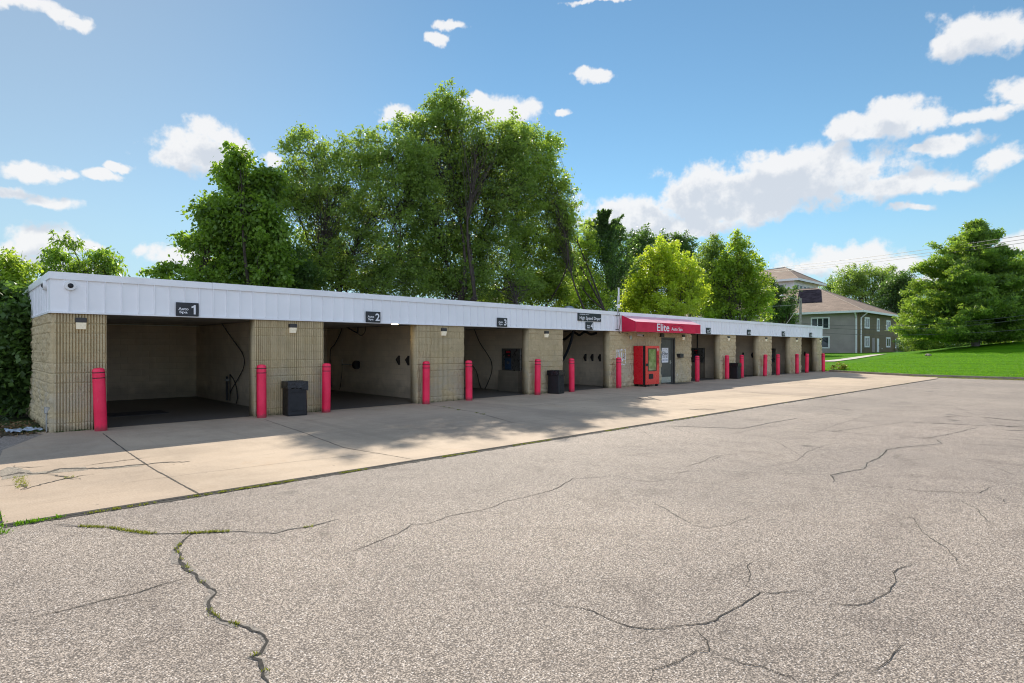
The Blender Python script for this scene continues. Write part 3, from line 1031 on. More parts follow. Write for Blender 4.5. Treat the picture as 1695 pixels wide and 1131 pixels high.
for i, pp in enumerate([z1((0, 715), (60, 698), (130, 700), (225, 735), (400, 712), (560, 698), (605, 716), (450, 730), (330, 745), (200, 752), (100, 768), (0, 782)),
                        z1((640, 700), (760, 700), (900, 684), (960, 690), (800, 705), (700, 718))]):
    pts = [G(x, y, ZA - 0.002) for x, y in pp]
    dense = []
    r = random.Random(i)
    for a, b in zip(pts, pts[1:] + pts[:1]):
        n = max(1, int(np.linalg.norm(b - a) / 0.12))
        for k in range(n):
            q = a + (b - a) * k / n
            dense.append((q[0] + r.gauss(0, .02), q[1] + r.gauss(0, .02), ZA - 0.002))
    MB().poly(dense).build('broken_patch', M['rubble'], apron)

# edge line of old tar and dirt between apron and asphalt
edge = [(0.4, 7.5), (10.9, 7.36), (22.0, 7.18), (39.4, 6.88)]
vs, fs = [], []
r = random.Random(9)
n = 520
for i in range(n + 1):
    x = 0.4 + (39.4 - 0.4) * i / n
    y = float(np.interp(x, [e[0] for e in edge], [e[1] for e in edge]))
    w = 0.03 + 0.05 * r.random() ** 2
    vs += [(x, y + 0.06, 0.004), (x, y - w, 0.004)]
for i in range(n):
    fs.append((2 * i, 2 * i + 1, 2 * i + 3, 2 * i + 2))
MB().add(vs, fs).build('edge_dirt', M['crack'], asphalt)


def leaf_quads(c, a, b, ln, wd):
    """leaf outlines round centres c with axis a and side b"""
    l = ln[:, None]; w = wd[:, None]
    co = np.stack([c - a * l * .5, c + b * w * .5 - a * l * .05, c + a * l * .5, c - b * w * .5 - a * l * .05], 1).reshape(-1, 3)
    fs = np.arange(len(c) * 4).reshape(-1, 4)
    return co, fs


def unit(v):
    return v / (np.linalg.norm(v, axis=1, keepdims=True) + 1e-9)


def blades(name, pts, n, spread, h0, h1, mat, seed, label=None):
    """short upright blades scattered round ground points"""
    R = np.random.default_rng(seed)
    P = np.array(pts)
    c = P[R.integers(0, len(P), n)] + np.c_[R.normal(0, spread, (n, 2)), np.zeros(n)]
    h = R.uniform(h0, h1, n)
    a = unit(np.c_[R.normal(0, .55, (n, 2)), np.ones(n)])
    b = unit(np.cross(a, R.normal(0, 1, (n, 3))))
    co, fs = leaf_quads(c + a * h[:, None] * .45, a, b, h, h * R.uniform(.16, .34, n))
    o = np_mesh(name, co, fs, mat, tint=R.random(n))
    o['kind'] = 'stuff'
    return o


def along(line, lo, hi, z=0.0):
    k = len(line)
    return [(p[0], p[1], z) for p in line[int(k * lo):max(int(k * lo) + 1, int(k * hi))]]


wp = []
L0, L1 = crack_lines[0], crack_lines[1]
for lo, hi in ((.10, .20), (.235, .255), (.30, .33), (.345, .37), (.44, .46), (.60, .67), (.69, .72), (.86, .88), (.94, .96)):
    wp += along(L0, lo, hi)
for lo, hi in ((.10, .2), (.22, .42), (.5, .66)):
    wp += along(L1, lo, hi) * 4
wp += along(L1, .88, .90) * 2
blades('weeds', wp, 1500, 0.012, 0.010, 0.034, LEAF['weed'], 3)
ep = []
for (x0, x1, k) in ((2.0, 3.3, 6), (3.9, 4.3, 2), (5.6, 6.4, 3), (7.2, 8.2, 3), (9.8, 10.6, 2), (12.0, 14.0, 2), (1.0, 1.7, 2), (15, 19, 1), (21, 26, 1), (28, 39, 1)):
    for i in range(k * 12):
        x = r.uniform(x0, x1)
        ep.append((x, float(np.interp(x, [e[0] for e in edge], [e[1] for e in edge])) - 0.01, 0.003))
blades('weeds', ep, 3000, 0.013, 0.012, 0.035, LEAF['weed'], 4)
lp = [(0.36 + r.uniform(-.09, .05), 7.45 + r.uniform(-.2, .75), 0.0) for _ in range(60)] + [(0.5 + r.uniform(0, .4), 7.5, 0.0) for _ in range(20)]
blades('weeds', lp, 800, 0.025, 0.015, 0.055, LEAF['grassblade'], 5)
ap = [tuple(G(*p, ZA)) for p in z1((130, 770), (140, 800), (155, 830), (460, 772), (130, 785), (150, 815))] + [tuple(G(x, y, ZA)) for x, y in ((735, 674), (745, 676), (760, 679), (800, 686), (790, 684))]
blades('weeds', ap, 420, 0.035, 0.012, 0.04, LEAF['weed'], 6)
kpz = []
for i in range(300):
    y = r.uniform(-3, 8.5)
    kpz.append((kerb_x(y) - 0.25 - abs(r.gauss(0, .25)), y, 0.0))
blades('weeds', kpz, 1500, 0.04, 0.04, 0.12, LEAF['weed'], 7)
fp = []
for x0, x1 in ((1.6, 2.4), (5.6, 7.3), (10.4, 12.2), (15.3, 17.1)):
    fp += [(r.uniform(x0, x1), 14.90, 0.02) for _ in range(20)]
blades('moss_weeds', fp, 900, 0.012, 0.015, 0.05, LEAF['shade'], 8)
# ------------------------------------------------------------------ car wash building
Y0 = 14.95          # block face
YB = 22.5           # rear wall
ZF0, ZF1 = 2.45, 3.25
X0, X1 = 1.56, 45.75
PIERS = [(1.56, 2.45, 'flute'), (5.51, 7.33, 'flute'), (10.37, 12.23, 'flute'), (15.28, 17.18, 'flutecoarse'), (20.19, 24.20, 'split'), (25.50, 27.0, 'split'),
         (30.07, 31.93, 'split'), (35.02, 36.87, 'split'), (39.89, 41.79, 'split'), (44.81, 45.75, 'split')]
bld = thing('car_wash_building', 'long low tan block self-service car wash with white panel fascia', 'car wash', (23.6, 18.7, 0))


def vnoise(u, v, fr, seed):
    R = np.random.default_rng(seed)
    tab = R.random((256, 256))
    a, b = u * fr, v * fr
    i, j = np.floor(a).astype(int), np.floor(b).astype(int)
    fa, fb = a - i, b - j
    fa, fb = fa * fa * (3 - 2 * fa), fb * fb * (3 - 2 * fb)
    g = lambda x, y: tab[x % 256, y % 256]
    return (g(i, j) * (1 - fa) + g(i + 1, j) * fa) * (1 - fb) + (g(i, j + 1) * (1 - fa) + g(i + 1, j + 1) * fa) * fb


def block_face(org, udir, ndir, W, H, style, seed):
    """height-field face of split concrete blocks: returns vertices and quads"""
    du = {'flute': 0.0062, 'flutecoarse': 0.0075, 'split': 0.016}[style]
    dv = 0.0155
    nu, nv = int(W / du) + 1, int(H / dv) + 1
    u, v = np.linspace(0, W, nu), np.linspace(0, H, nv)
    U, Vv = np.meshgrid(u, v, indexing='ij')
    ch = 0.2042
    course = np.floor(Vv / ch)
    fz = Vv / ch - course
    mort = np.clip((0.5 - np.abs(fz - 0.5)) * ch / 0.007, 0, 1)
    bw = 0.4084
    uo = U + (course % 2) * bw / 2
    fb = uo / bw - np.floor(uo / bw)
    head = np.clip((0.5 - np.abs(fb - 0.5)) * bw / 0.007, 0, 1)
    n1 = vnoise(U + seed, Vv, 14, seed); n2 = vnoise(U, Vv + seed, 45, seed + 1); n3 = vnoise(U, Vv, 4.0, seed + 2)
    if style.startswith('flute'):
        pitch = 0.051
        ph = U / pitch - np.floor(U / pitch)
        rib = np.clip((0.5 - np.abs(ph - 0.5) - 0.17) / 0.06, 0, 1)
        ribi = np.floor(U / pitch).astype(int)
        jit = np.random.default_rng(seed + 5).random((400, 40))
        brk = jit[ribi % 400, course.astype(int) % 40]
        hgt = rib * (0.046 + 0.008 * n1 + 0.005 * n2) * np.where(brk > 0.93, 0.45 + 0.5 * n1, 1.0)
        if style == 'flutecoarse':
            hgt = hgt * np.where(n3 > 0.52, 0.7, 1.0) + 0.006 * n1
        p = hgt * (0.12 + 0.88 * mort) * (0.45 + 0.55 * head)
    else:
        n4 = vnoise(U * 1.0, Vv * 0.35, 26, seed + 9)
        p = (0.040 * n3 * n1 + 0.060 * n4 ** 1.6 + 0.016 * n2 + 0.014) * np.minimum(mort, head) ** 0.6
    p[0, :] = p[-1, :] = -0.02
    p[:, -1] = -0.02
    org, ud, nd = np.array(org, float), np.array(udir, float), np.array(ndir, float)
    co = org + U[..., None] * ud + Vv[..., None] * UP + p[..., None] * nd
    idx = np.arange(nu * nv).reshape(nu, nv)
    fs = np.stack([idx[:-1, :-1], idx[1:, :-1], idx[1:, 1:], idx[:-1, 1:]], -1).reshape(-1, 4)
    return co.reshape(-1, 3), fs


def with_box(co, fs, b):
    x0, x1, y0, y1, z0, z1_ = b
    v = np.array([(x0, y0, z0), (x1, y0, z0), (x1, y1, z0), (x0, y1, z0), (x0, y0, z1_), (x1, y0, z1_), (x1, y1, z1_), (x0, y1, z1_)], float)
    f = np.array([(0, 3, 2, 1), (4, 5, 6, 7), (0, 1, 5, 4), (1, 2, 6, 5), (2, 3, 7, 6), (3, 0, 4, 7)]) + len(co)
    return np.vstack([co, v]), np.vstack([fs, f])


for i, (a, b, st) in enumerate(PIERS):
    co, fs = block_face((a, Y0, -0.01), (1, 0, 0), (0, -1, 0), b - a, ZF0 + 0.03, st, 20 + i)
    co, fs = with_box(co, fs, (a + 0.002, b - 0.002, Y0 + 0.004, Y0 + 0.31, -0.02, ZF0 + 0.03))
    np_mesh('pier', co, fs, M['block'], bld)
# block above the steel door, end walls
co, fs = block_face((24.20, Y0, 2.22), (1, 0, 0), (0, -1, 0), 1.30, 0.25, 'split', 61)
co, fs = with_box(co, fs, (24.20, 25.50, Y0 + 0.004, Y0 + 0.31, 2.22, 2.46))
np_mesh('lintel', co, fs, M['block'], bld)
co, fs = block_face((X0, YB + .2, -0.01), (0, -1, 0), (-1, 0, 0), YB + .2 - Y0, ZF0 + 0.03, 'split', 70)
co, fs = with_box(co, fs, (X0 + 0.004, X0 + 0.2, Y0 + 0.312, YB + .2, -0.02, ZF0 + 0.03))
np_mesh('end_wall', co, fs, M['block'], bld)
co, fs = block_face((X1, Y0 + .3, -0.01), (0, 1, 0), (1, 0, 0), YB - Y0 - .1, ZF0 + 0.03, 'split', 71)
co, fs = with_box(co, fs, (X1 - 0.2, X1 - 0.004, Y0 + 0.312, YB + .2, -0.02, ZF0 + 0.03))
np_mesh('end_wall', co, fs, M['block'], bld)
MB().box(X0 + 0.2, X1 - 0.2, YB, YB + 0.2, -0.02, ZF0 + 0.03).build('back_wall', M['wall_x'], bld)
for xc in (6.42, 11.30, 16.23, 21.1, 26.1, 31.0, 35.95, 40.84):
    MB().box(xc - 0.1, xc + 0.1, Y0 + 0.312, YB - 0.002, -0.02, ZF0 + 0.03).build('partition_wall', M['wall_y'], bld)
# inner faces of the block piers are painted like the bay walls
for (xa, xb) in ((2.46, 2.47),):
    pass
MB().box(X0 + 0.02, X1 - 0.02, Y0 + 0.05, YB + 0.18, ZF0 + 0.05, ZF0 + 0.12).build('ceiling', M['ceiling'], bld)
MB().box(X0 + 0.02, X1 - 0.02, Y0 + 0.05, YB + 0.18, 3.02, 3.12).build('roof', M['roofing'], bld)

# fascia: sheet, folded seams every foot, coping on top, drip edge below
YF = Y0 - 0.075
XF0, XF1 = X0 - 0.06, X1 + 0.07
fa = MB().box(XF0, XF1, YF, YF + 0.05, ZF0, ZF1 - 0.10)
fa.box(XF0, XF0 + 0.05, YF + 0.052, YB + 0.28, ZF0, ZF1 - 0.10)
fa.box(XF1 - 0.05, XF1, YF + 0.052, YB + 0.28, ZF0, ZF1 - 0.10)
fa.box(XF0, XF1, YB + 0.282, YB + 0.33, ZF0, ZF1 - 0.10)
sm = fa
x = XF0 + 0.30
while x < XF1 - 0.1:
    sm.add([(x - .013, YF - .002, ZF0 + .03), (x + .013, YF - .002, ZF0 + .03), (x + .007, YF - .03, ZF0 + .03), (x - .007, YF - .03, ZF0 + .03),
            (x - .013, YF - .002, ZF1 - .11), (x + .013, YF - .002, ZF1 - .11), (x + .007, YF - .03, ZF1 - .11), (x - .007, YF - .03, ZF1 - .11)],
           [(0, 1, 2, 3), (4, 7, 6, 5), (0, 3, 7, 4), (3, 2, 6, 7), (2, 1, 5, 6)])
    x += 0.305
y = YF + 0.35
while y < YB:
    sm.box(XF0 - 0.016, XF0 - 0.001, y - .01, y + .01, ZF0 + .03, ZF1 - .11)
    sm.box(XF1 + 0.001, XF1 + 0.016, y - .01, y + .01, ZF0 + .03, ZF1 - .11)
    y += 0.305
fascia = fa.build('fascia', M['fascia'], bld)
cp = MB()
x = XF0 - 0.03
k = 0
while x < XF1 + 0.03:
    e = min(x + 3.05, XF1 + 0.03)
    d = (k % 2) * 0.003
    cp.box(x, e - 0.003, YF - 0.035 - d, YF + 0.22, ZF1 - 0.125, ZF1 + 0.02 + d)
    x = e
    k += 1
cp.box(XF0 - 0.03, XF0 + 0.2, YF + 0.222, YB + 0.35, ZF1 - 0.125, ZF1 + 0.02)
cp.box(XF1 - 0.2, XF1 + 0.03, YF + 0.222, YB + 0.35, ZF1 - 0.125, ZF1 + 0.02)
cp.box(XF0 + 0.2, XF1 - 0.2, YB + 0.15, YB + 0.35, ZF1 - 0.125, ZF1 + 0.02)
cp.build('coping', M['trim'], fascia)
MB().box(XF0 - 0.012, XF1 + 0.012, YF - 0.024, YF - 0.003, ZF0 - 0.012, ZF0 + 0.028).box(XF0 - 0.024, XF0 - 0.003, YF - 0.002, YB + 0.3, ZF0 - 0.012, ZF0 + 0.028).build('drip_edge', M['trim'], fascia)
MB().box(XF0 + 0.06, XF1 - 0.06, YF + 0.052, Y0 + 0.048, ZF0 + 0.032, ZF0 + 0.055).build('soffit', M['ceiling'], bld)
# steel door
door = MB().box(24.28, 25.24, Y0 + 0.06, Y0 + 0.105, 0.05, 2.13).build('door', M['doorpaint'], bld)
MB().box(24.20, 24.28, Y0 - 0.005, Y0 + 0.3, 0.0, 2.22).box(25.24, 25.50, Y0 + 0.04, Y0 + 0.3, 0.0, 2.22).box(25.42, 25.50, Y0 - 0.005, Y0 + 0.038, 0.0, 2.22).box(24.28, 25.24, Y0 - 0.005, Y0 + 0.3, 2.135, 2.22).box(25.24, 25.42, Y0 - 0.005, Y0 + 0.038, 2.135, 2.22).build('door_frame', M['doorframe'], door)
MB().box(24.30, 25.22, Y0 + 0.052, Y0 + 0.059, 0.06, 0.33).build('kick_plate', M['alu'], door)
MB().tube([(25.15, Y0 + 0.06, 1.02), (25.15, Y0 - 0.0, 1.02), (25.03, Y0 - 0.0, 1.02)], 0.012, 8).box(25.12, 25.18, Y0 + 0.05, Y0 + 0.06, 0.94, 1.12).build('handle', M['alu'], door)

# ------------------------------------------------------------------ lettering


def text_mesh(s, width=None, height=None, bold=0.0, depth=0.002):
    cu = bpy.data.curves.new('lettering', 'FONT')
    cu.body = s
    cu.size = 1.0
    cu.align_x = 'CENTER'
    cu.align_y = 'BOTTOM'
    cu.offset = bold
    cu.extrude = 0.001
    cu.resolution_u = 3
    ob = bpy.data.objects.new('lettering', cu)
    COL.objects.link(ob)
    bpy.context.view_layer.update()
    dg = bpy.context.evaluated_depsgraph_get()
    me = bpy.data.meshes.new_from_object(ob.evaluated_get(dg))
    bpy.data.objects.remove(ob)
    n = len(me.vertices)
    co = np.empty(n * 3, np.float32); me.vertices.foreach_get('co', co)
    co = co.reshape(-1, 3).astype(float)
    lo, hi = co.min(0), co.max(0)
    co[:, :2] -= (lo[:2] + hi[:2]) / 2
    sx = sy = 1.0
    w, h = hi[0] - lo[0], hi[1] - lo[1]
    if height:
        sx = sy = height / h
    if width:
        sx = width / w
        if not height:
            sy = sx
    co[:, 0] *= sx; co[:, 1] *= sy
    co[:, 2] = np.where(co[:, 2] > 0, depth, 0)
    return me, co


def letter(s, cx, cz, y, mat, parent, width=None, height=None, bold=0.0, name='lettering', xdir=(1, 0, 0), ndir=(0, -1, 0), origin=None):
    """lettering on an upright face looking along ndir, centred on (cx, cz)"""
    me, co = text_mesh(s, width, height, bold)
    xd, nd = np.array(xdir, float), np.array(ndir, float)
    base = np.array((cx, y, cz), float) if origin is None else np.array(origin, float)
    P = base + co[:, :1] * xd + co[:, 1:2] * UP + co[:, 2:3] * nd
    if parent is not None:
        P = P - np.array(world_loc(parent))
    me.vertices.foreach_set('co', P.astype(np.float32).ravel())
    me.materials.clear(); me.materials.append(mat)
    me.update()
    o = bpy.data.objects.new(name, me)
    COL.objects.link(o)
    o.parent = parent
    return o


SIGN_X = [3.98, 8.81, 13.88, 18.72, 28.66, 33.49, 38.57, 43.40]
YS = YF - 0.03
for i, xs in enumerate(SIGN_X):
    z0, z1_ = (2.46, 2.77)
    t = thing('bay_sign', 'small black sign with white numeral ' + ('one', 'two', 'three', 'four', 'five', 'six', 'seven', 'eight')[i] + ' on the white fascia', 'sign', (xs, YS, z0), group='bay number signs on the fascia')
    pl = MB().bbox(xs - 0.235, xs + 0.235, YS - 0.02, YS + 0.008, z0, z1_, 0.006).build('plate', M['signblack'], t)
    yl = YS - 0.0215
    if i == 0:
        yy = yl - 0.0005
        MB().poly([(xs + .135 + a, yy, (z0 + z1_) / 2 + b) for a, b in ((-.006, -.108), (.036, -.108), (.036, .108), (.004, .108), (-.012, .088), (-.052, .070), (-.052, .034), (-.006, .048))]).build('numeral', M['signwhite'], t)
    else:
      letter(str(i + 1), xs + 0.135, (z0 + z1_) / 2, yl, M['signwhite'], t, height=0.215, bold=0.022, name='numeral')
    letter('Auto', xs - 0.085, z0 + 0.165, yl, M['signwhite'], t, width=0.21, height=0.062, bold=0.018)
    letter('Spa', xs - 0.085, z0 + 0.082, yl, M['signwhite'], t, width=0.17, height=0.075, bold=0.018)
t = thing('dryer_sign', 'wide black sign reading High Speed Dryer above the fourth bay sign', 'sign', (18.72, YS, 2.80))
MB().bbox(17.96, 19.48, YS - 0.02, YS + 0.008, 2.805, 3.115, 0.006).build('plate', M['signblack'], t)
letter('High Speed Dryer', 18.76, 2.905, YS - 0.0215, M['signwhite'], t, width=1.36, height=0.17, bold=0.012)
letter('EQUIPPED WITH', 18.38, 3.062, YS - 0.0215, M['signwhite'], t, width=0.58, height=0.045, bold=0.012)

# ------------------------------------------------------------------ awning
AX0, AX1, AY, AZT, AZB, ABT = 20.97, 26.48, 14.14, 2.84, 2.42, 3.13
YA = YF - 0.025
aw = thing('awning', 'red fabric awning with white lettering above the steel door', 'awning', (23.7, YA, AZB))


def sheet(quad, d, name, mat, par):
    a = [np.array(p, float) for p in quad]
    n = np.cross(a[1] - a[0], a[2] - a[0]); n /= np.linalg.norm(n)
    k = len(a)
    vs = a + [p + n * d for p in a]
    fs = [tuple(range(k)), tuple(range(2 * k - 1, k - 1, -1))] + [(i, (i + 1) % k, (i + 1) % k + k, i + k) for i in range(k)]
    return MB().add(vs, fs).build(name, mat, par)


def saggy(p00, p10, p11, p01, nu, nv, sag, name, mat, par):
    """fabric stretched over ribs, dipping a little between them"""
    A, B, C_, D = (np.array(p, float) for p in (p00, p10, p11, p01))
    vs, fs = [], []
    nrm = np.cross(B - A, D - A); nrm /= np.linalg.norm(nrm)
    for s in (0, 1):
        for i in range(nu + 1):
            for j in range(nv + 1):
                u, v = i / nu, j / nv
                p = A * (1 - u) * (1 - v) + B * u * (1 - v) + C_ * u * v + D * (1 - u) * v
                d = sag * math.sin(math.pi * v) * abs(math.sin(math.pi * u * 5)) ** 0.7
                vs.append(p - nrm * (d + s * 0.006))
    m_ = (nu + 1) * (nv + 1)
    for s in (0, 1):
        for i in range(nu):
            for j in range(nv):
                a = s * m_ + i * (nv + 1) + j
                fs.append((a, a + nv + 1, a + nv + 2, a + 1))
    return MB().add(vs, fs).build(name, mat, par, smooth=True)


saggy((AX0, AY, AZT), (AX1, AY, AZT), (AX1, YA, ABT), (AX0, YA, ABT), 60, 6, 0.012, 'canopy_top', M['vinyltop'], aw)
val = sheet([(AX0, AY - .006, AZB), (AX1, AY - .006, AZB), (AX1, AY - .006, AZT), (AX0, AY - .006, AZT)], 0.005, 'valance', M['redfabric'], aw)
for xx in (AX0 - .006, AX1 + .001):
    sheet([(xx, YA, AZB), (xx, AY, AZB), (xx, AY, AZT), (xx, YA, ABT)], 0.005, 'end_panel', M['redfabric'], aw)
fr = MB()
for k in range(6):
    xx = AX0 + 0.02 + (AX1 - AX0 - 0.04) * k / 5
    fr.tube([(xx, AY + .03, AZB + .02), (xx, AY + .03, AZT - .04), (xx, YA - .02, ABT - .05), (xx, YA - .02, AZB + .02), (xx, AY + .03, AZB + .02)], 0.012, 6)
fr.tube([(AX0 + .02, AY + .03, AZB + .015), (AX1 - .02, AY + .03, AZB + .015)], 0.014, 6)
fr.build('frame', M['steel'], aw)
MB().box(AX0 - .004, AX1 + .004, AY - .0145, AY - .0125, AZB - .01, AZB + .012).build('hem', M['redfabric'], aw)
letter('Elite', 23.10, 2.635, AY - 0.0135, M['signwhite'], val, width=1.02, height=0.335, bold=0.014)
letter('Auto Spa', 24.28, 2.565, AY - 0.0135, M['signwhite'], val, width=0.98, height=0.185, bold=0.012)
arc = [(23.78 + 1.05 * k / 20, AY - 0.016, 2.69 + 0.085 * math.sin(math.pi * k / 20) ** 0.8) for k in range(21)]
MB().tube(arc, 0.006, 5).build('emblem', M['ink'], val)

# ------------------------------------------------------------------ wall lamps
lamp0 = thing('wall_lamp', 'wall lamp on the fluted left end pier', 'wall lamp', (2.0, Y0 - 0.03, 2.12), group='wall lamps on the piers')
MB().bbox(-0.095, 0.095, -0.10, 0.03, 0.135, 0.235, 0.012).build('housing', M['bronze'], lamp0, local=True)
MB().add([(-.08, .01, 0), (.08, .01, 0), (.08, -.06, 0), (-.08, -.06, 0), (-.085, .01, .135), (.085, .01, .135), (.085, -.10, .135), (-.085, -.10, .135)],
         [(0, 3, 2, 1), (4, 5, 6, 7), (0, 1, 5, 4), (1, 2, 6, 5), (2, 3, 7, 6), (3, 0, 4, 7)]).build('lens', M['lens'], lamp0, local=True)
for xx, lb in ((6.47, 'wall lamp on the fluted pier between the first and second bays'), (11.37, 'wall lamp on the fluted pier between the second and third bays'),
               (16.19, 'wall lamp on the pier between the third and fourth bays'), (26.17, 'wall lamp on the block right of the steel door, under the awning'),
               (31.02, 'wall lamp on the pier between the fifth and sixth bays'), (35.97, 'wall lamp on the pier between the sixth and seventh bays'),
               (40.91, 'wall lamp on the pier between the seventh and eighth bays'), (45.37, 'wall lamp on the narrow far right end pier')):
    dup(lamp0, (xx, Y0 - 0.03, 2.12), lb)

# ------------------------------------------------------------------ security cameras
cam0 = thing('security_camera', 'round white security camera at the left end of the front fascia', 'camera', (1.82, YF - 0.0, 3.0), group='security cameras')


def disc_y(r0, r1, y0_, y1_, n=20):
    m_ = MB()
    m_.lathe([(r0, 0), (r1, y1_ - y0_)], (0, 0, 0), n)
    m_.v = [(p[0], y0_ + p[2], p[1]) for p in m_.v]
    return m_


disc_y(0.092, 0.105, -0.07, -0.002).build('housing', M['white'], cam0, smooth=True, local=True)
disc_y(0.020, 0.050, -0.095, -0.072).build('lens', M['blackplastic'], cam0, smooth=True, local=True)
c2 = dup(cam0, (XF0 - 0.002, YF + 0.55, 3.02), 'round white security camera on the left end fascia, round the corner', rot=(0, 0, RAD(-90)))
bul = thing('security_camera', 'white bullet security camera under the red awning', 'camera', (22.15, Y0, 2.31), group='security cameras')
MB().tube([(22.22, Y0 - 0.34, 2.27), (22.2, Y0 - 0.12, 2.31)], 0.055, 14).build('housing', M['white'], bul, smooth=True)
MB().tube([(22.2225, Y0 - 0.368, 2.2655), (22.2203, Y0 - 0.342, 2.2695)], 0.042, 14).build('lens', M['blackplastic'], bul)
MB().tube([(22.2, Y0 - 0.02, 2.33), (22.2, Y0 - 0.14, 2.32)], 0.025, 8).box(22.13, 22.27, Y0 - 0.045, Y0 - 0.005, 2.26, 2.40).build('bracket', M['white'], bul)

# small fittings on the equipment room wall
jb = thing('junction_box', 'small grey electrical box with conduit under the awning, left of the camera', 'junction box', (21.8, Y0, 2.2))
MB().bbox(21.62, 21.74, Y0 - 0.09, Y0 - 0.01, 2.10, 2.26, 0.008).build('box', M['steel'], jb)
MB().tube([(21.68, Y0 - 0.04, 2.26), (21.70, Y0 - 0.04, 2.36), (21.85, Y0 - 0.05, 2.43)], 0.014, 6).build('conduit', M['steel'], jb)
bx = thing('alarm_box', 'dark square box at the top left of the steel door', 'box', (24.05, Y0, 2.2))
MB().bbox(24.02, 24.30, Y0 - 0.16, Y0 - 0.01, 2.235, 2.40, 0.012).build('box', M['bronze'], bx)
ml = thing('drop_box', 'dark metal drop box on the wall right of the steel door', 'drop box', (25.75, Y0, 1.3))
MB().bbox(25.60, 25.92, Y0 - 0.24, Y0 - 0.01, 1.24, 1.44, 0.012).build('body', M['bronze'], ml)
MB().box(25.66, 25.86, Y0 - 0.246, Y0 - 0.241, 1.36, 1.38).build('slot', M['ink'], ml)
mat_o = MB().bbox(24.5, 26.0, 14.25, 14.85, 0.023, 0.037, 0.006).build('door_mat', M['rubber'])
tag(mat_o, 'thin dark mat on the concrete before the steel door', 'door mat')
ot = MB().bbox(25.63, 25.71, Y0 - 0.05, Y0 - 0.01, 0.33, 0.47, 0.006).build('outlet_cover', M['white'])
tag(ot, 'small pale outlet cover low on the wall right of the door', 'outlet')

# notices
nt = thing('notice_poster', 'narrow pale notice poster on block wall left of vending machine', 'notice', (20.75, Y0, 1.0), group='notices beside the vending machine')
MB().box(20.62, 20.91, Y0 - 0.045, Y0 - 0.03, 0.98, 1.66).build('sheet', M['notice'], nt)
m_ = MB()
for k in range(9):
    m_.box(20.66, 20.66 + rng.uniform(.12, .2), Y0 - 0.0475, Y0 - 0.0455, 1.06 + k * 0.055, 1.08 + k * 0.055)
m_.build('print', M['inkblue'], nt)
nt2 = thing('notice_poster', 'white notice poster with bold dark upright print, beside the vending machine', 'notice', (21.1, Y0, 1.0), group='notices beside the vending machine')
MB().box(20.96, 21.34, Y0 - 0.045, Y0 - 0.03, 0.98, 1.68).build('sheet', M['signwhite'], nt2)
MB().box(21.17, 21.26, Y0 - 0.0475, Y0 - 0.0455, 1.24, 1.60).box(21.10, 21.29, Y0 - 0.0475, Y0 - 0.0455, 1.30, 1.33).box(21.16, 21.27, Y0 - 0.0475, Y0 - 0.0455, 1.06, 1.15).box(21.0, 21.3, Y0 - 0.0475, Y0 - 0.0455, 1.615, 1.63).build('print', M['ink'], nt2)
ds = thing('door_notice', 'white notice with dark lettering stuck on the steel door', 'notice', (24.7, Y0 + .05, 1.2))
YD = Y0 + 0.052
MB().box(24.40, 24.98, YD, YD + 0.006, 1.02, 1.72).build('sheet', M['signwhite'], ds)
letter('Elite', 24.69, 1.45, YD - 0.001, M['ink'], ds, width=0.48, height=0.19, bold=0.014)
letter('Auto Spa', 24.69, 1.285, YD - 0.001, M['ink'], ds, width=0.46, height=0.085, bold=0.02)
m_ = MB()
for k in range(10):
    if k != 3 and k != 6:
        m_.box(24.47 + k * 0.045, 24.50 + k * 0.045, YD - 0.0025, YD - 0.0005, 1.115, 1.165)
m_.build('print', M['inkblue'], ds)
MB().tube([(24.48 + .42 * k / 14, YD - 0.002, 1.60 + 0.07 * math.sin(math.pi * k / 14)) for k in range(15)], 0.004, 5).build('emblem', M['ink'], ds)

# ------------------------------------------------------------------ vending machine
vm = thing('vending_machine', 'red glass-fronted vending machine by the steel door', 'vending machine', (22.42, 14.6, 0.02))
vx0, vx1, vy0, vy1 = 21.88, 22.96, 14.24, 14.88
MB().bbox(vx0, vx1, vy0 + 0.15, vy1, 0.12, 1.81, 0.012).build('cabinet', M['vendred'], vm)
MB().box(vx0 + .004, vx1 - .004, vy0 + 0.03, vy0 + 0.148, 0.10, 1.815).build('hinge_strip', M['blackplastic'], vm)
dr = MB()
dz0, dz1 = 0.12, 1.81
wx0, wx1, wz0, wz1 = vx0 + 0.17, vx1 - 0.24, 0.70, 1.70
dr.box(vx0, wx0, vy0, vy0 + .028, dz0, dz1).box(wx1, vx1, vy0, vy0 + .028, dz0, dz1).box(wx0, wx1, vy0, vy0 + .028, wz1, dz1).box(wx0, wx1, vy0, vy0 + .028, dz0, wz0)
dor = dr.build('front_door', M['vendface'], vm)
MB().box(wx0, wx0 + .03, vy0 - .012, vy0 + .02, wz0, wz1).box(wx1 - .03, wx1, vy0 - .012, vy0 + .02, wz0, wz1).box(wx0 + .03, wx1 - .03, vy0 - .012, vy0 + .02, wz1 - .03, wz1).box(wx0 + .03, wx1 - .03, vy0 - .012, vy0 + .02, wz0, wz0 + .03).build('window_frame', M['blackplastic'], dor)
gm = NT('vending_glass')
gp = gm.pos()
gcol = gm.ramp(gm.noise(gp, 3.0, 3, 0.6), (0.16, 0.20, 0.07), (0.40, 0.42, 0.20), 0.3, 0.7)  # greenish reflection painted into the pane colour
M['vglass'] = gm.done(gm.bsdf(gcol, 0.06, 0, None, spec=0.9))
MB().box(wx0 + .03, wx1 - .03, vy0 + .006, vy0 + .014, wz0 + .03, wz1 - .03).build('glass', M['vglass'], dor)
MB().box(wx0 + .06, wx0 + .40, vy0 - .010, vy0 - .002, 0.36, 0.58).build('delivery_flap', M['blackplastic'], dor)
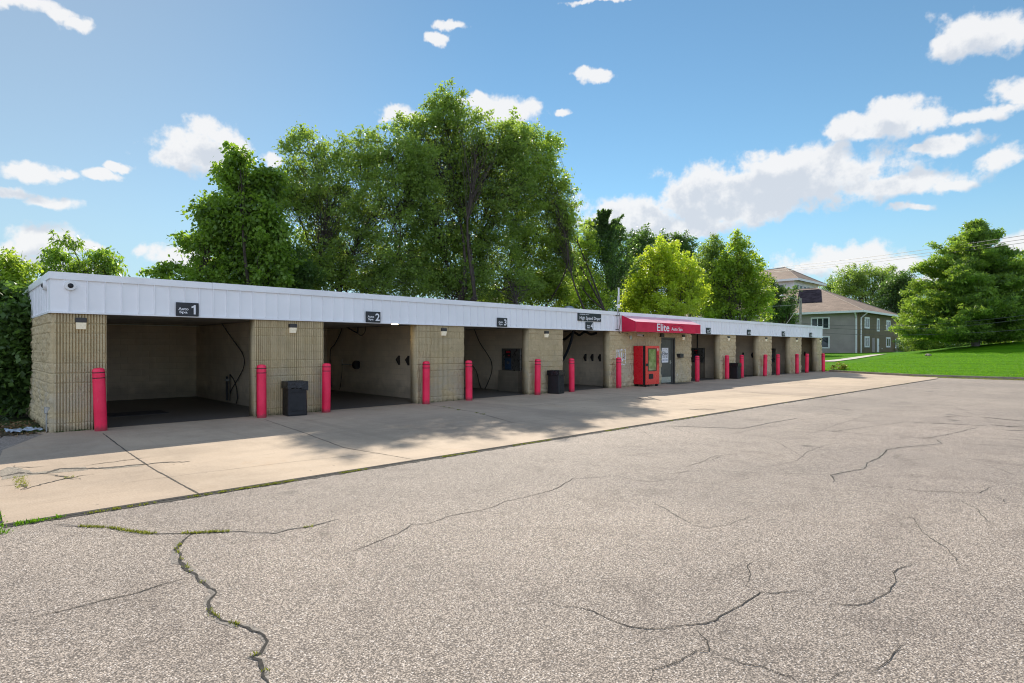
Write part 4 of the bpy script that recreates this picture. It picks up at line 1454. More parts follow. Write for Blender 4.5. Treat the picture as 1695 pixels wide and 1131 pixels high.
MB().box(vx1 - .17, vx1 - .07, vy0 - .010, vy0 - .002, 0.98, 1.55).build('keypad_panel', M['redink'], dor)
k_ = MB()
for a in range(3):
    for b in range(4):
        k_.box(vx1 - .155 + a * .026, vx1 - .137 + a * .026, vy0 - .014, vy0 - .0105, 1.26 + b * .035, 1.285 + b * .035)
k_.box(vx1 - .15, vx1 - .09, vy0 - .014, vy0 - .0105, 1.05, 1.16)
k_.build('keypad', M['blackplastic'], dor)
MB().box(vx1 - .15, vx1 - .10, vy0 - .004, vy0 - .001, 1.60, 1.70).build('sticker', M['signwhite'], dor)
MB().box(vx0 - .02, vx0 + .16, vy0 - .02, vy0 - .002, 0.93, 1.04).build('lock', M['blackplastic'], dor)
for xx in (vx0 + .06, vx1 - .16):
    for yy in (vy0 + .02, vy1 - .14):
        MB().box(xx, xx + .10, yy, yy + .10, 0.022, 0.12).build('foot', M['blackplastic'], vm)

# ------------------------------------------------------------------ bollards
bol0 = thing('bollard', 'leaning red bollard at the left end pier', 'bollard', (2.30, 14.60, 0.02), rot=(RAD(1.0), RAD(-2.2), 0), group='red bollards before the bays')
prof = [(0.112, -0.01), (0.112, 0.03), (0.111, 1.225), (0.107, 1.262), (0.090, 1.288), (0.055, 1.302), (0.01, 1.306)]
MB().lathe(prof, n=32).build('sleeve', M['red'], bol0, smooth=True, local=True)
for zz in (1.09, 1.20):
    MB().lathe([(0.1135, zz), (0.1135, zz + 0.018)], n=32).build('band', M['tape'], bol0, smooth=True, local=True)
BOL = [(5.56, 14.58, 'red bollard left of the tall black bin, at the right side of the first bay', 0.4, -0.4),
       (7.25, 14.60, 'red bollard right of the tall black bin, at the left side of the second bay', -0.3, 0.6),
       (10.50, 14.62, 'red bollard before the fluted pier at the right side of the second bay', 0.2, 0.4),
       (12.21, 14.63, 'red bollard at the left side of the third bay', 0.0, 0.3),
       (15.46, 14.65, 'red bollard left of the black bin between the third and fourth bays', 0.3, -0.5),
       (17.42, 14.68, 'red bollard right of the black bin, at the left side of the fourth bay', 0.0, 0.4),
       (20.42, 14.62, 'red bollard before the pale notices beside the vending machine', 0.3, 0.0),
       (27.18, 14.68, 'red bollard at the left side of the fifth bay, right of the awning', -0.2, 0.2),
       (30.42, 14.68, 'red bollard left of the dark bin between the fifth and sixth bays', 0.2, 0.3),
       (32.20, 14.68, 'red bollard at the left side of the sixth bay, right of the dark bin', 0.0, -0.2),
       (35.22, 14.64, 'red bollard at the right side of the sixth bay', 0.2, 1.6),
       (36.95, 14.55, 'red bollard at the left side of the seventh bay', 0.0, 0.0),
       (40.05, 14.55, 'red bollard at the right side of the seventh bay', 0.0, 0.2),
       (41.85, 14.58, 'red bollard at the left side of the eighth bay', 0.4, 1.6),
       (44.60, 14.42, 'red bollard beyond the far right end pier, by the grass', 0.0, 1.2)]
for x_, y_, lb, rx, ry in BOL:
    dup(bol0, (x_, y_, 0.02), lb, rot=(RAD(rx), RAD(ry), rng.uniform(0, 6)))

# ------------------------------------------------------------------ bins
bin0 = thing('trash_bin', 'tall black square trash bin by the fluted pier between the first and second bays', 'trash bin', (6.38, 14.55, 0.022), rot=(0, 0, RAD(-6)), group='black bins along the piers')
h, w0, w1 = 0.86, 0.238, 0.25
bm_ = MB()
lv = [(w0, 0.0), (w0 + .004, 0.04), (w1 - .02, 0.68), (w1, 0.70), (w1, h)]
vs, fs = [], []
for (w, z) in lv:
    c = 0.03
    for (sx, sy) in ((-1, -1), (1, -1), (1, 1), (-1, 1)):
        if (sx, sy) in ((-1, -1), (1, 1)):
            vs += [(sx * w, sy * (w - c), z), (sx * (w - c), sy * w, z)]
        else:
            vs += [(sx * (w - c), sy * w, z), (sx * w, sy * (w - c), z)]
for i in range(len(lv) - 1):
    for k in range(8):
        fs.append((i * 8 + k, i * 8 + (k + 1) % 8, (i + 1) * 8 + (k + 1) % 8, (i + 1) * 8 + k))
nb = len(vs)
for (w, z) in ((w1 - .03, h), (w1 - .05, h - 0.35)):
    for (sx, sy) in ((-1, -1), (1, -1), (1, 1), (-1, 1)):
        c = 0.03
        if (sx, sy) in ((-1, -1), (1, 1)):
            vs += [(sx * w, sy * (w - c), z), (sx * (w - c), sy * w, z)]
        else:
            vs += [(sx * (w - c), sy * w, z), (sx * w, sy * (w - c), z)]
for k in range(8):
    k2 = (k + 1) % 8
    fs.append(((len(lv) - 1) * 8 + k, (len(lv) - 1) * 8 + k2, nb + k2, nb + k))
    fs.append((nb + k, nb + k2, nb + 8 + k2, nb + 8 + k))
fs.append(tuple(nb + 8 + k for k in range(8)))
fs.append(tuple(range(8)))
bm_.add(vs, fs)
bm_.build('body', M['blackplastic'], bin0, local=True)
# recessed-look front panel ribs and a liner folded over the rim
MB().box(-.17, .17, -w0 - .024, -w0 - .012, .13, .148).box(-.17, .17, -w0 - .030, -w0 - .02, .60, .615).build('panel_rib', M['blackplastic'], bin0, local=True)
bl = MB(); vs, fs = [], []
R_ = random.Random(4)
nseg = 48
for i in range(nseg):
    an = 2 * math.pi * i / nseg
    cx_, cy_ = math.cos(an), math.sin(an)
    k = 1 / max(abs(cx_), abs(cy_))
    drop = 0.14 + 0.05 * R_.random() + (0.05 if cx_ > 0.3 else 0)
    for (rr, z) in ((w1 - .024, h - .03), (w1 - .012, h + .006), (w1 + .006, h + .002), (w1 + .006 + .006 * R_.random(), h - drop * .5), (w1 + .004 + .014 * R_.random(), h - drop)):
        vs.append((cx_ * k * rr, cy_ * k * rr, z))
for i in range(nseg):
    j = (i + 1) % nseg
    for q in range(4):
        fs.append((i * 5 + q, j * 5 + q, j * 5 + q + 1, i * 5 + q + 1))
bl.add(vs, fs)
bl.build('liner', M['bag'], bin0, local=True, smooth=True)
dup(bin0, (16.42, 14.60, 0.022), 'black trash bin turned cornerwise by the pier between the third and fourth bays', rot=(0, 0, RAD(16)))
dup(bin0, (31.25, 14.62, 0.022), 'dark trash bin by the pier between the fifth and sixth bays', rot=(0, 0, RAD(4)))
ub = thing('utility_cabinet', 'grey steel cabinet beside the dark bin between the fifth and sixth bays', 'cabinet', (31.75, 14.7, 0.02))
MB().bbox(31.58, 31.86, 14.62, 14.86, 0.022, 0.80, 0.01).build('body', M['doorpaint'], ub)
MB().box(31.62, 31.82, 14.612, 14.619, 0.55, 0.57).build('handle', M['alu'], ub)

# ------------------------------------------------------------------ inside the bays
XW = [6.32, 11.20, 16.13, 21.0, 30.9, 35.85, 40.74, 45.55]       # right wall of each bay
XP = [5.51, 10.37, 15.28, 20.19, 30.07, 35.02, 39.89, 44.81]


def on_wall(px, py, xw):
    d = px_dir(px, py)
    t = xw / d[0]
    return np.array([xw, d[1] * t, EYE + d[2] * t])


def spline(ps, n=8):
    ps = [np.array(p, float) for p in ps]
    out = []
    for i in range(len(ps) - 1):
        p0, p1, p2, p3 = ps[max(i - 1, 0)], ps[i], ps[i + 1], ps[min(i + 2, len(ps) - 1)]
        for k in range(n):
            t = k / n
            out.append(0.5 * ((2 * p1) + (-p0 + p2) * t + (2 * p0 - 5 * p1 + 4 * p2 - p3) * t * t + (-p0 + 3 * p1 - 3 * p2 + p3) * t ** 3))
    out.append(ps[-1])
    return out


def hose(name, label, pts, r, mat, cat='hose', group=None):
    m_ = MB().tube(spline(pts), r, 8)
    o = m_.build(name, mat, smooth=True)
    return tag(o, label, cat, group)


wx = XW[0] - 0.06
P = lambda px, py, i, off=0.05: on_wall(px, py, XW[i]) - np.array([off, 0, 0])
hose('wash_hose', 'thin dark hose hanging from the ceiling along the right wall of the first bay', [P(367, 531, 0), P(385, 558, 0), P(404, 585, 0), P(407, 605, 0), P(398, 625, 0), P(386, 645, 0), P(383, 655, 0)], 0.013, M['rubber'], group='wash hoses')
wh = thing('wand_holder', 'upright steel wand holder low on the right wall of the first bay', 'wand holder', tuple(P(380, 662, 0)))
a = P(378.5, 623, 0); b = P(380, 663, 0)
MB().tube([a + (0, 0, 0), (a[0], a[1], b[2])], 0.035, 10).build('tube', M['rubber'], wh)
a2 = P(383.5, 622, 0)
MB().tube(spline([(a2[0], a2[1], b[2]), (a2[0], a2[1], a2[2] - .05), (a2[0], a2[1] - .05, a2[2] + .02), P(392, 634, 0), P(396, 655, 0), P(394, 668, 0)]), 0.014, 8).build('wand', M['rubber'], wh)
MB().box(a[0] - .05, XW[0] + .002, a[1] - .06, a[1] + .06, a[2] - .15, a[2] - .08).build('bracket', M['steel'], wh)
gr_ = MB().box(2.9, 4.2, 17.2, 18.2, 0.028, 0.034).build('floor_drain', M['ink'])
tag(gr_, 'dark drain grate in the floor of the first bay', 'drain')

# bay 2
bo = thing('hose_boom', 'dark ceiling boom with triangular bracket in the second bay', 'boom', (8.9, 18.0, 2.45))
A_ = P(583, 539, 1, .9)
a, b, c = P(570, 538, 1, .3), P(604, 539, 1, .3), P(604, 552, 1, .3)
MB().tube([a, b], 0.03, 6).tube([b, c], 0.03, 6).tube([c, P(584, 541, 1, .3)], 0.022, 6).build('bracket', M['rubber'], bo)
MB().tube(spline([c, P(610, 556, 1, .3), P(616, 550, 1, .3), P(618, 538, 1, .3)]), 0.012, 6).build('hose', M['rubber'], bo)
hose('wash_hose', 'thin dark hose hanging at the rear of the second bay', [P(569, 537, 1), P(566, 550, 1), P(556, 570, 1), P(549, 580, 1), P(549, 610, 1), P(551, 640, 1)], 0.016, M['rubber'], group='wash hoses')
br_ = thing('brush_holder', 'foam brush on a pipe bracket on the right wall of the second bay', 'brush', tuple(P(590, 604, 1)))
p0, p1 = P(570, 603, 1, .1), P(592, 604, 1, .1)
MB().tube([p0, p1], 0.025, 8).tube([p0 + (0, 0, 0), p0 + (0, 0, .18)], 0.015, 6).build('pipe', M['steel'], br_)
MB().tube([p1, p1 + np.array((0, -.05, 0)), P(596, 604, 1, .1)], [0.10, 0.17, 0.15], 10).build('brush', M['rubber'], br_)
MB().tube(spline([p0, P(568, 615, 1), P(566, 635, 1), P(564, 645, 1)]), 0.012, 6).build('hose', M['rubber'], br_)
clip0 = None


def clip(px, py, i, lb):
    global clip0
    q = on_wall(px, py, XW[i])
    loc = (XW[i], q[1], q[2])
    if clip0 is None:
        clip0 = thing('mat_clip', lb, 'clip', loc, group='mat clips on the bay walls')
        MB().box(-0.02, 0.002, -.05, .05, -.16, .16).build('plate', M['bronze'], clip0, local=True)
        MB().add([(-.02, -.04, .15), (-.02, .04, .15), (-.13, .04, .02), (-.13, -.04, .02), (-.02, -.04, -.15), (-.02, .04, -.15), (-.10, .04, -.02), (-.10, -.04, -.02)],
                 [(0, 1, 2, 3), (4, 7, 6, 5), (0, 3, 7, 4), (1, 5, 6, 2), (3, 2, 6, 7), (0, 4, 5, 1)]).build('jaw', M['bronze'], clip0, local=True)
    else:
        dup(clip0, loc, lb)


clip(661, 596.5, 1, 'left one of two dark mat clips on the right wall of the second bay')
clip(676.5, 597, 1, 'right one of two dark mat clips on the right wall of the second bay')
clip(969.5, 592, 3, 'left one of three dark mat clips on the right wall of the fourth bay')
clip(981, 592, 3, 'middle one of three dark mat clips on the right wall of the fourth bay')
clip(993.5, 592.5, 3, 'right one of three dark mat clips on the right wall of the fourth bay')
clip(1230.3, 588, 5, 'left one of two dark mat clips on the wall of the sixth bay')
clip(1245.5, 588, 5, 'right one of two dark mat clips on the wall of the sixth bay')
clip(1332.5, 586, 7, 'left one of two dark mat clips on the wall of the eighth bay')
clip(1346, 586.5, 7, 'right one of two dark mat clips on the wall of the eighth bay')
cl_ = thing('ceiling_lamp', 'small lit lamp just under the front soffit of the second bay', 'lamp', (9.9, 15.25, 2.4))
MB().bbox(9.82, 10.06, 15.40, 15.56, 2.462, 2.498, 0.008).build('housing', M['white'], cl_)
M['tube_lit'] = pmat('lit_tube', (0.8, 0.75, 0.6), 0.4, 0.05, 20, emit=(1.0, 0.80, 0.45), estr=14.0)
MB().box(9.85, 10.03, 15.43, 15.53, 2.452, 2.461).build('diffuser', M['tube_lit'], cl_)
# bay 3
hose('wash_hose', 'thin dark hose looping down the right wall of the third bay', [P(785, 541, 2), P(795, 566, 2), P(808, 586, 2), P(815, 600, 2), P(815, 617, 2), P(806, 640, 2), P(800, 646, 2), P(795, 635, 2), P(790, 615, 2), P(783, 605, 2)], 0.016, M['rubber'], group='wash hoses')


def pay_station(i, pxa, pxb, pya, pyb, lb, base=True, panel=True):
    a, b = on_wall(pxa, pya, XW[i]), on_wall(pxb, pya, XW[i])
    ya, yb = sorted((a[1], b[1]))
    zt = a[2]
    zb = on_wall((pxa + pxb) / 2, pyb, XW[i])[2]
    x1_ = XW[i] + .002
    t = thing('pay_station', lb, 'pay station', (XW[i] - .15, (ya + yb) / 2, 0.03), group='pay stations on the bay walls')
    MB().bbox(x1_ - .16, x1_, ya, yb, zb, zt, 0.012).build('cabinet', M['stainless'], t)
    xf = x1_ - .163
    if panel:
        w = yb - ya
        MB().box(xf - .006, xf, ya + w * .48, yb - w * .2, zt - .36, zt - .08).build('coin_panel', M['signblack'], t)
        MB().box(xf - .009, xf - .0065, ya + w * .52, yb - w * .26, zt - .17, zt - .11).box(xf - .009, xf - .0065, ya + w * .55, yb - w * .36, zt - .30, zt - .25).build('print', M['redink'], t)
        MB().box(xf - .006, xf, ya + w * .48, yb - w * .2, zb + .03, zt - .38).build('selector_panel', M['bluepanel'], t)
        MB().tube([(xf - .007, ya + w * .62, zb + .30), (xf - .04, ya + w * .62, zb + .30)], 0.06, 14).build('dial', M['steel'], t)
    if base:
        MB().box(x1_ - .30, x1_, ya, yb + .04, 0.025, zb - .003).build('pedestal', M['pedestal'], t)
    return t


pay_station(2, 835, 866, 577, 613, 'stainless pay station on block pedestal on the right wall of the third bay')
pp = MB().tube([on_wall(868.5, 630, XW[2]) - (.1, 0, 0), on_wall(868.5, 648, XW[2]) - (.1, 0, 0)], 0.03, 8).build('stub_pipe', M['white'])
tag(pp, 'short pale pipe stub low at the jamb right of the third bay pay station', 'pipe')
# bay 4
hose('vacuum_hose', 'thick black corrugated hose sagging in waves under the ceiling of the fourth bay', [P(934, 547, 3, .6), P(939, 557, 3, .6), P(948, 562, 3, .6), P(956, 556, 3, .6), P(964, 551, 3, .6), P(973, 555, 3, .6), P(982, 550, 3, .6), P(992, 554, 3, .6), P(1001, 552, 3, .6)], 0.055, M['rubber'], group='dryer hoses in the fourth bay')
hose('dryer_hose', 'dark blue hose running slantwise down from the ceiling of the fourth bay', [P(970, 548, 3, .9), P(966, 566, 3, .9), P(958, 586, 3, .9), P(947, 605, 3, .9), P(936, 622, 3, .9), P(932, 636, 3, .9)], 0.06, M['bluehose'], group='dryer hoses in the fourth bay')
# bay 5, 7
pay_station(4, 1147, 1167, 576.5, 600, 'dark pay station with red lettering on the wall of the fifth bay')
pay_station(6, 1276.5, 1284, 577, 600, 'narrow dark pay station half hidden behind the left pier of the seventh bay')
hose('wash_hose', 'thin dark pipe dropping from the ceiling to the fifth bay pay station', [P(1155, 553, 4), P(1155, 565, 4), P(1155, 577, 4)], 0.03, M['rubber'], group='wash hoses')

# ------------------------------------------------------------------ on the roof
rv = thing('roof_vent', 'grey mushroom vent on the roof behind the dryer sign', 'vent', (20.2, 17.2, 3.12))
MB().lathe([(0.16, 0.0), (0.16, 0.30), (0.15, 0.32)], (20.2, 17.2, 3.12), 20).build('stack', M['steel'], rv, smooth=True)
MB().lathe([(0.27, 0.30), (0.28, 0.33), (0.25, 0.40), (0.16, 0.47), (0.03, 0.50)], (20.2, 17.2, 3.12), 20).build('cap', M['steel'], rv, smooth=True)
an = thing('antenna_mast', 'thin white antenna mast rising above the fascia left of the awning', 'antenna', (20.65, YF, 2.5))
MB().tube([(20.62, YF - .05, 3.27), (20.62, YF - .05, 3.95)], 0.022, 8).tube([(20.62, YF - .05, 2.50), (20.62, YF - .05, 3.27)], 0.014, 8).build('pole', M['steel'], an)
MB().tube([(20.70, YF - .05, 3.72), (20.70, YF - .05, 4.30)], 0.036, 10).build('aerial', M['white'], an)
MB().bbox(20.55, 20.68, YF - .14, YF - .073, 3.42, 3.58, 0.01).build('radio_box', M['white'], an)
MB().box(20.52, 20.72, YF - .06, YF - .022, 3.10, 3.13).box(20.52, 20.72, YF - .06, YF - .022, 2.49, 2.52).build('bracket', M['bronze'], an)
MB().tube(spline([(20.64, YF - .05, 3.42), (20.78, YF - .045, 3.1), (20.82, YF - .045, 2.8), (20.74, YF - .045, 2.5), (20.86, Y0 - .07, 2.36), (21.1, Y0 - .06, 2.38), (21.5, Y0 - .05, 2.36)]), 0.012, 6).build('cable', M['rubber'], an)
for (xx, yy, hh, lb) in ((19.9, 16.3, 0.22, 'thin vent stub on the roof just right of the mushroom vent'),):
    o = MB().tube([(xx + .9, yy, 3.1), (xx + .9, yy, 3.1 + hh + .12)], 0.03, 8).build('vent_pipe', M['steel'])
    tag(o, lb, 'pipe')

# left corner oddments
pi = MB().tube([(1.47, 15.14, 0.0), (1.47, 15.14, 0.40)], 0.018, 10).bbox(1.43, 1.53, 15.08, 15.18, 0.40, 0.53, 0.008).build('standpipe', M['steel'])
tag(pi, 'short white pipe with grey box at the left building corner', 'pipe')
tm = MB(); vs, fs = [], []
R_ = random.Random(8)
for i in range(12):
    for j in range(8):
        vs.append((0.92 + 0.045 * i + R_.uniform(-.01, .01) - .01 * j, 15.2 + 0.075 * j + R_.uniform(-.02, .02), 0.05 + 0.035 * R_.random() + 0.02 * math.sin(i * 1.7 + j)))
for i in range(11):
    for j in range(7):
        fs.append((i * 8 + j, (i + 1) * 8 + j, (i + 1) * 8 + j + 1, i * 8 + j + 1))
o = tm.add(vs, fs).build('plastic_sheet', M['tarp'], smooth=True)
sol = o.modifiers.new('thick', 'SOLIDIFY'); sol.thickness = 0.004
tag(o, 'crumpled pale blue plastic sheet on the dirt at the left building corner', 'litter')
# ------------------------------------------------------------------ house beyond the lawn


def hip_roof(x0, x1, y0, y1, z0, ridge, zr, parent, mx, my, over=0.7, fas=0.25, name='roof'):
    """hip roof with ridge ((xa,ya),(xb,yb)); faces by side"""
    X0_, X1_, Y0_, Y1_ = x0 - over, x1 + over, y0 - over, y1 + over
    (xa, ya), (xb, yb) = ridge
    A, B, C_, D = (X0_, Y0_, z0), (X1_, Y0_, z0), (X1_, Y1_, z0), (X0_, Y1_, z0)
    R0, R1 = (xa, ya, zr), (xb, yb, zr)
    rf = MB().add([A, B, C_, D, R0, R1], [(0, 1, 4), (2, 3, 5), (3, 2, 1, 0)]).build(name, mx, parent)
    MB().add([A, D, R0, R1, B, C_], [(0, 2, 3, 1), (4, 5, 3, 2)]).build('roof_slope', my, rf)
    fz = MB()
    t = 0.08
    fz.box(X0_ - t, X1_ + t, Y0_ - t, Y0_ - .004, z0 - fas, z0 + .04).box(X0_ - t, X1_ + t, Y1_ + .004, Y1_ + t, z0 - fas, z0 + .04)
    fz.box(X0_ - t, X0_ - .004, Y0_, Y1_, z0 - fas, z0 + .04).box(X1_ + .004, X1_ + t, Y0_, Y1_, z0 - fas, z0 + .04)
    fz.build('gutter', M['white'], rf)
    MB().tube([A, R0], 0.09, 6).tube([B, R0], 0.09, 6).tube([D, R1], 0.09, 6).tube([C_, R1], 0.09, 6).tube([R0, R1], 0.09, 6).build('ridge_cap', MATS.get('ridgecap') or pmat('ridgecap', (0.36, 0.27, 0.21), 0.85), rf)
    return rf


def window(parent, axis, c, u0, u1, z0, z1_, panes=1, fw=0.22):
    """window on a wall plane: axis 'y' means the wall faces -Y at y=c, 'x' faces -X at x=c"""
    f = MB()
    gl = MB()

    def bx(m_, a, b, za, zb, d0, d1):
        if axis == 'y':
            m_.box(a, b, c - d1, c - d0, za, zb)
        else:
            m_.box(c - d1, c - d0, a, b, za, zb)
    bx(f, u0, u0 + fw, z0, z1_, 0.0, .07); bx(f, u1 - fw, u1, z0, z1_, 0.0, .07)
    bx(f, u0 + fw, u1 - fw, z0, z0 + fw, 0.0, .07); bx(f, u0 + fw, u1 - fw, z1_ - fw, z1_, 0.0, .07)
    for k in range(1, panes):
        m_ = u0 + fw + (u1 - u0 - 2 * fw) * k / panes
        bx(f, m_ - .05, m_ + .05, z0 + fw, z1_ - fw, 0.0, .06)
    w = f.build('window', M['white'], parent)
    bx(gl, u0 + fw, u1 - fw, z0 + fw, z1_ - fw, .012, .025)
    gl.build('pane', M['glass'], w)
    return w


HX0, HX1, HY0, HY1 = 89.5, 108.2, 24.4, 58.0
HZ, HE = 0.85, 6.75
hs = thing('apartment_house', 'two-storey grey house with brown hip roof beyond the lawn', 'house', (99, 40, HZ))
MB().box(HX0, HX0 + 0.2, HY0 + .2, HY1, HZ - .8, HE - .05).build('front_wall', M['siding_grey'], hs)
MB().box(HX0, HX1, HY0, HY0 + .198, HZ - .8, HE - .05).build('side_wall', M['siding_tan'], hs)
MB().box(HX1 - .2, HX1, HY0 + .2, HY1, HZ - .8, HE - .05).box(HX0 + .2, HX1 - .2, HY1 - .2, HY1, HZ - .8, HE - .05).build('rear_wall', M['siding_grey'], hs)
rf = hip_roof(HX0, HX1, HY0, HY1, HE, ((99.6, 33.2), (99.6, 52.0)), 11.2, hs, M['shingle_x'], M['shingle_y'])
# darker patch on the slope facing the lot
sx0, sz0, sx1, sz1 = HX0 - .7, HE, 99.6, 11.2


def on_slope(y, f):
    return (sx0 + (sx1 - sx0) * f - 0.03, y, sz0 + (sz1 - sz0) * f + 0.055)


MB().poly([on_slope(30.2, .37), on_slope(32.3, .93), on_slope(35.6, .93), on_slope(33.7, .37)], thick=0.025).build('roof_patch', M['roofdark'], rf)
MB().tube([on_slope(35.6, .30), tuple(np.array(on_slope(35.6, .30)) + (0, 0, .75))], 0.09, 8).build('vent_pipe', M['bronze'], rf)
window(hs, 'x', HX0, 28.1, 30.6, 4.35, 6.05, 3, 0.18)
window(hs, 'x', HX0, 28.1, 30.6, 1.6, 3.36, 2, 0.18)
window(hs, 'x', HX0, 34.5, 37.0, 4.35, 6.05, 3, 0.18)
for (a, z0, z1_) in ((91.8, 4.4, 6.0), (102.8, 4.35, 5.9)):
    window(hs, 'y', HY0, a, a + 2.3, z0, z1_, 2)
window(hs, 'y', HY0, 97.8, 99.1, 4.1, 6.0, 1)
for a in (91.8, 102.8):
    window(hs, 'y', HY0, a, a + 2.3, 1.75, 3.3, 2)
dr_ = MB().box(97.9, 98.9, HY0 - .05, HY0 - .003, HZ + .2, 3.05).build('door', M['white'], hs)
MB().box(98.72, 98.82, HY0 - .10, HY0 - .052, 1.95, 2.05).build('handle', M['bronze'], dr_)
MB().box(95.4, 96.7, HY0 - .06, HY0 - .003, HZ + .2, 3.1).build('shutter', M['siding_grey'], hs)
MB().box(100.4, 100.6, HY0 - .1, HY0 - .003, 1.5, 1.6).build('outlet', M['white'], hs)
for (xx, yy) in ((HX0 - .10, HY0 + .35), (HX0 + .45, HY0 - .10)):
    MB().tube([(HX0 - .6 if yy > HY0 else xx + .9, yy if yy > HY0 else HY0 - .62, HE - .22), (xx, yy, HE - .95), (xx, yy, HZ - .1)], 0.10, 8).build('downspout', M['white'], hs)

# long low wing further back
wg = thing('low_wing_building', 'brown low building with a row of windows half hidden behind the pine', 'building', (128, 34, 0.9))
MB().box(110.2, 150, 28.6, 40, 0.2, 5.4).build('wall', M['siding_tan'], wg)
hip_roof(110.2, 150, 28.6, 40, 5.45, ((117, 34.2), (143, 34.2)), 8.4, wg, M['shingle_x'], M['shingle_y'])
for k in range(9):
    window(wg, 'y', 28.6, 111.4 + k * 3.4, 113.6 + k * 3.4, 1.6, 3.3, 1)

# white tower block behind the ridge
tw = thing('tower_building', 'white-walled tower with brown hip roof showing above the house', 'building', (118, 46, 0))
TX0, TX1, TY0, TY1 = 112, 124.5, 41.2, 55.5
MB().box(TX0, TX1, TY0, TY1, 0, 14.2).build('wall', M['siding_white'], tw)
hip_roof(TX0, TX1, TY0, TY1, 14.3, ((117.2, 44.8), (119.0, 50.5)), 17.3, tw, M['shingle_x'], M['shingle_y'], over=1.1, fas=0.35)
for k in range(6):
    window(tw, 'y', TY0, 112.6 + k * 1.95, 114.1 + k * 1.95, 11.9, 13.4, 1, 0.12)
window(tw, 'x', TX0, 42.9, 45.6, 11.6, 13.5, 2, 0.15)
window(tw, 'x', TX0, 48.6, 51.3, 11.6, 13.5, 2, 0.15)

# ------------------------------------------------------------------ utility pole, wires


def at_depth(px, py, depth):
    d = px_dir(px, py)
    p = d * depth
    return np.array([p[0], p[1], EYE + p[2]])


pb = at_depth(1325, 575, 66)
up_ = thing('utility_pole', 'weathered grey utility pole with a street light arm behind the building', 'utility pole', (pb[0], pb[1], 0.3))
top = at_depth(1325, 494, 66)
MB().tube([(pb[0], pb[1], -0.2), (top[0], top[1], top[2])], [0.17, 0.13], 12).build('pole', M['wood_grey'], up_, smooth=True)
arm = spline([at_depth(1324, 500, 66), at_depth(1315, 494.5, 66), at_depth(1304, 491, 66), at_depth(1297, 489.5, 66)])
MB().tube(arm, 0.035, 6).build('light_arm', M['steel'], up_)
q = at_depth(1294, 489.5, 66)
MB().tube([at_depth(1297.5, 489.5, 66), q, at_depth(1290.5, 490.5, 66)], [0.06, 0.13, 0.07], 8).build('lamp_head', M['alu'], up_)


def wire(a, b, sag, r, lb, mat='wire'):
    a, b = np.array(a, float), np.array(b, float)
    pts = [a + (b - a) * k / 40 - np.array([0, 0, 4 * sag * (k / 40) * (1 - k / 40)]) for k in range(41)]
    o = MB().tube(pts, r, 5).build('overhead_wire', M[mat])
    tag(o, lb, 'wire', 'overhead wires')


wire(at_depth(1323, 506, 66), at_depth(1298, 541, 66), 0.05, 0.022, 'pale guy wire slanting down from the utility pole', 'wire_pale')
wire(at_depth(1324, 504, 66), at_depth(1140, 500, 60), 0.35, 0.014, 'level wire running left from the utility pole into the trees', 'wire_pale')
wire(at_depth(1225, 448, 95), at_depth(1760, 380, 48), 0.35, 0.022, 'topmost overhead wire crossing the sky above the houses')
wire(at_depth(1225, 451, 95), at_depth(1760, 386.5, 48), 0.40, 0.022, 'second overhead wire from the top, just under the topmost')
wire(at_depth(1225, 454, 95), at_depth(1760, 392.5, 48), 0.40, 0.022, 'lowest wire of the three crossing the sky above the houses')
wire(at_depth(1325, 535, 66), at_depth(1760, 513, 48), 0.75, 0.018, 'highest of the low wires crossing before the grey house')
wire(at_depth(1325, 539, 66), at_depth(1760, 519, 48), 0.85, 0.018, 'middle one of the low wires crossing before the grey house')
wire(at_depth(1325, 549, 66), at_depth(1760, 540, 48), 0.55, 0.018, 'lowest of the low wires crossing before the grey house')

# rock on the lawn
rk = on_lawn(1537, 589.5)
co = MB(); vs = []
R_ = random.Random(3)
import bmesh as _bm
b_ = _bm.new(); _bm.ops.create_icosphere(b_, subdivisions=3, radius=1.0)
for v in b_.verts:
    k = 0.8 + 0.3 * R_.random() * 0.5 + 0.2 * math.sin(v.co.x * 3 + v.co.y * 2)
    v.co = Vector((v.co.x * .75 * k, v.co.y * .5 * k, v.co.z * .34 * k))
me = bpy.data.meshes.new('boulder'); b_.to_mesh(me); b_.free(); me.materials.append(M['kerb'])
o = bpy.data.objects.new('boulder', me); COL.objects.link(o); k = math.hypot(rk[0], rk[1]) * 0.0075; o.scale = (k, k, k); o.location = (rk[0], rk[1], rk[2] + .12 * k)
tag(o, 'small grey boulder on the lawn left of the pine', 'rock')

# ------------------------------------------------------------------ trees


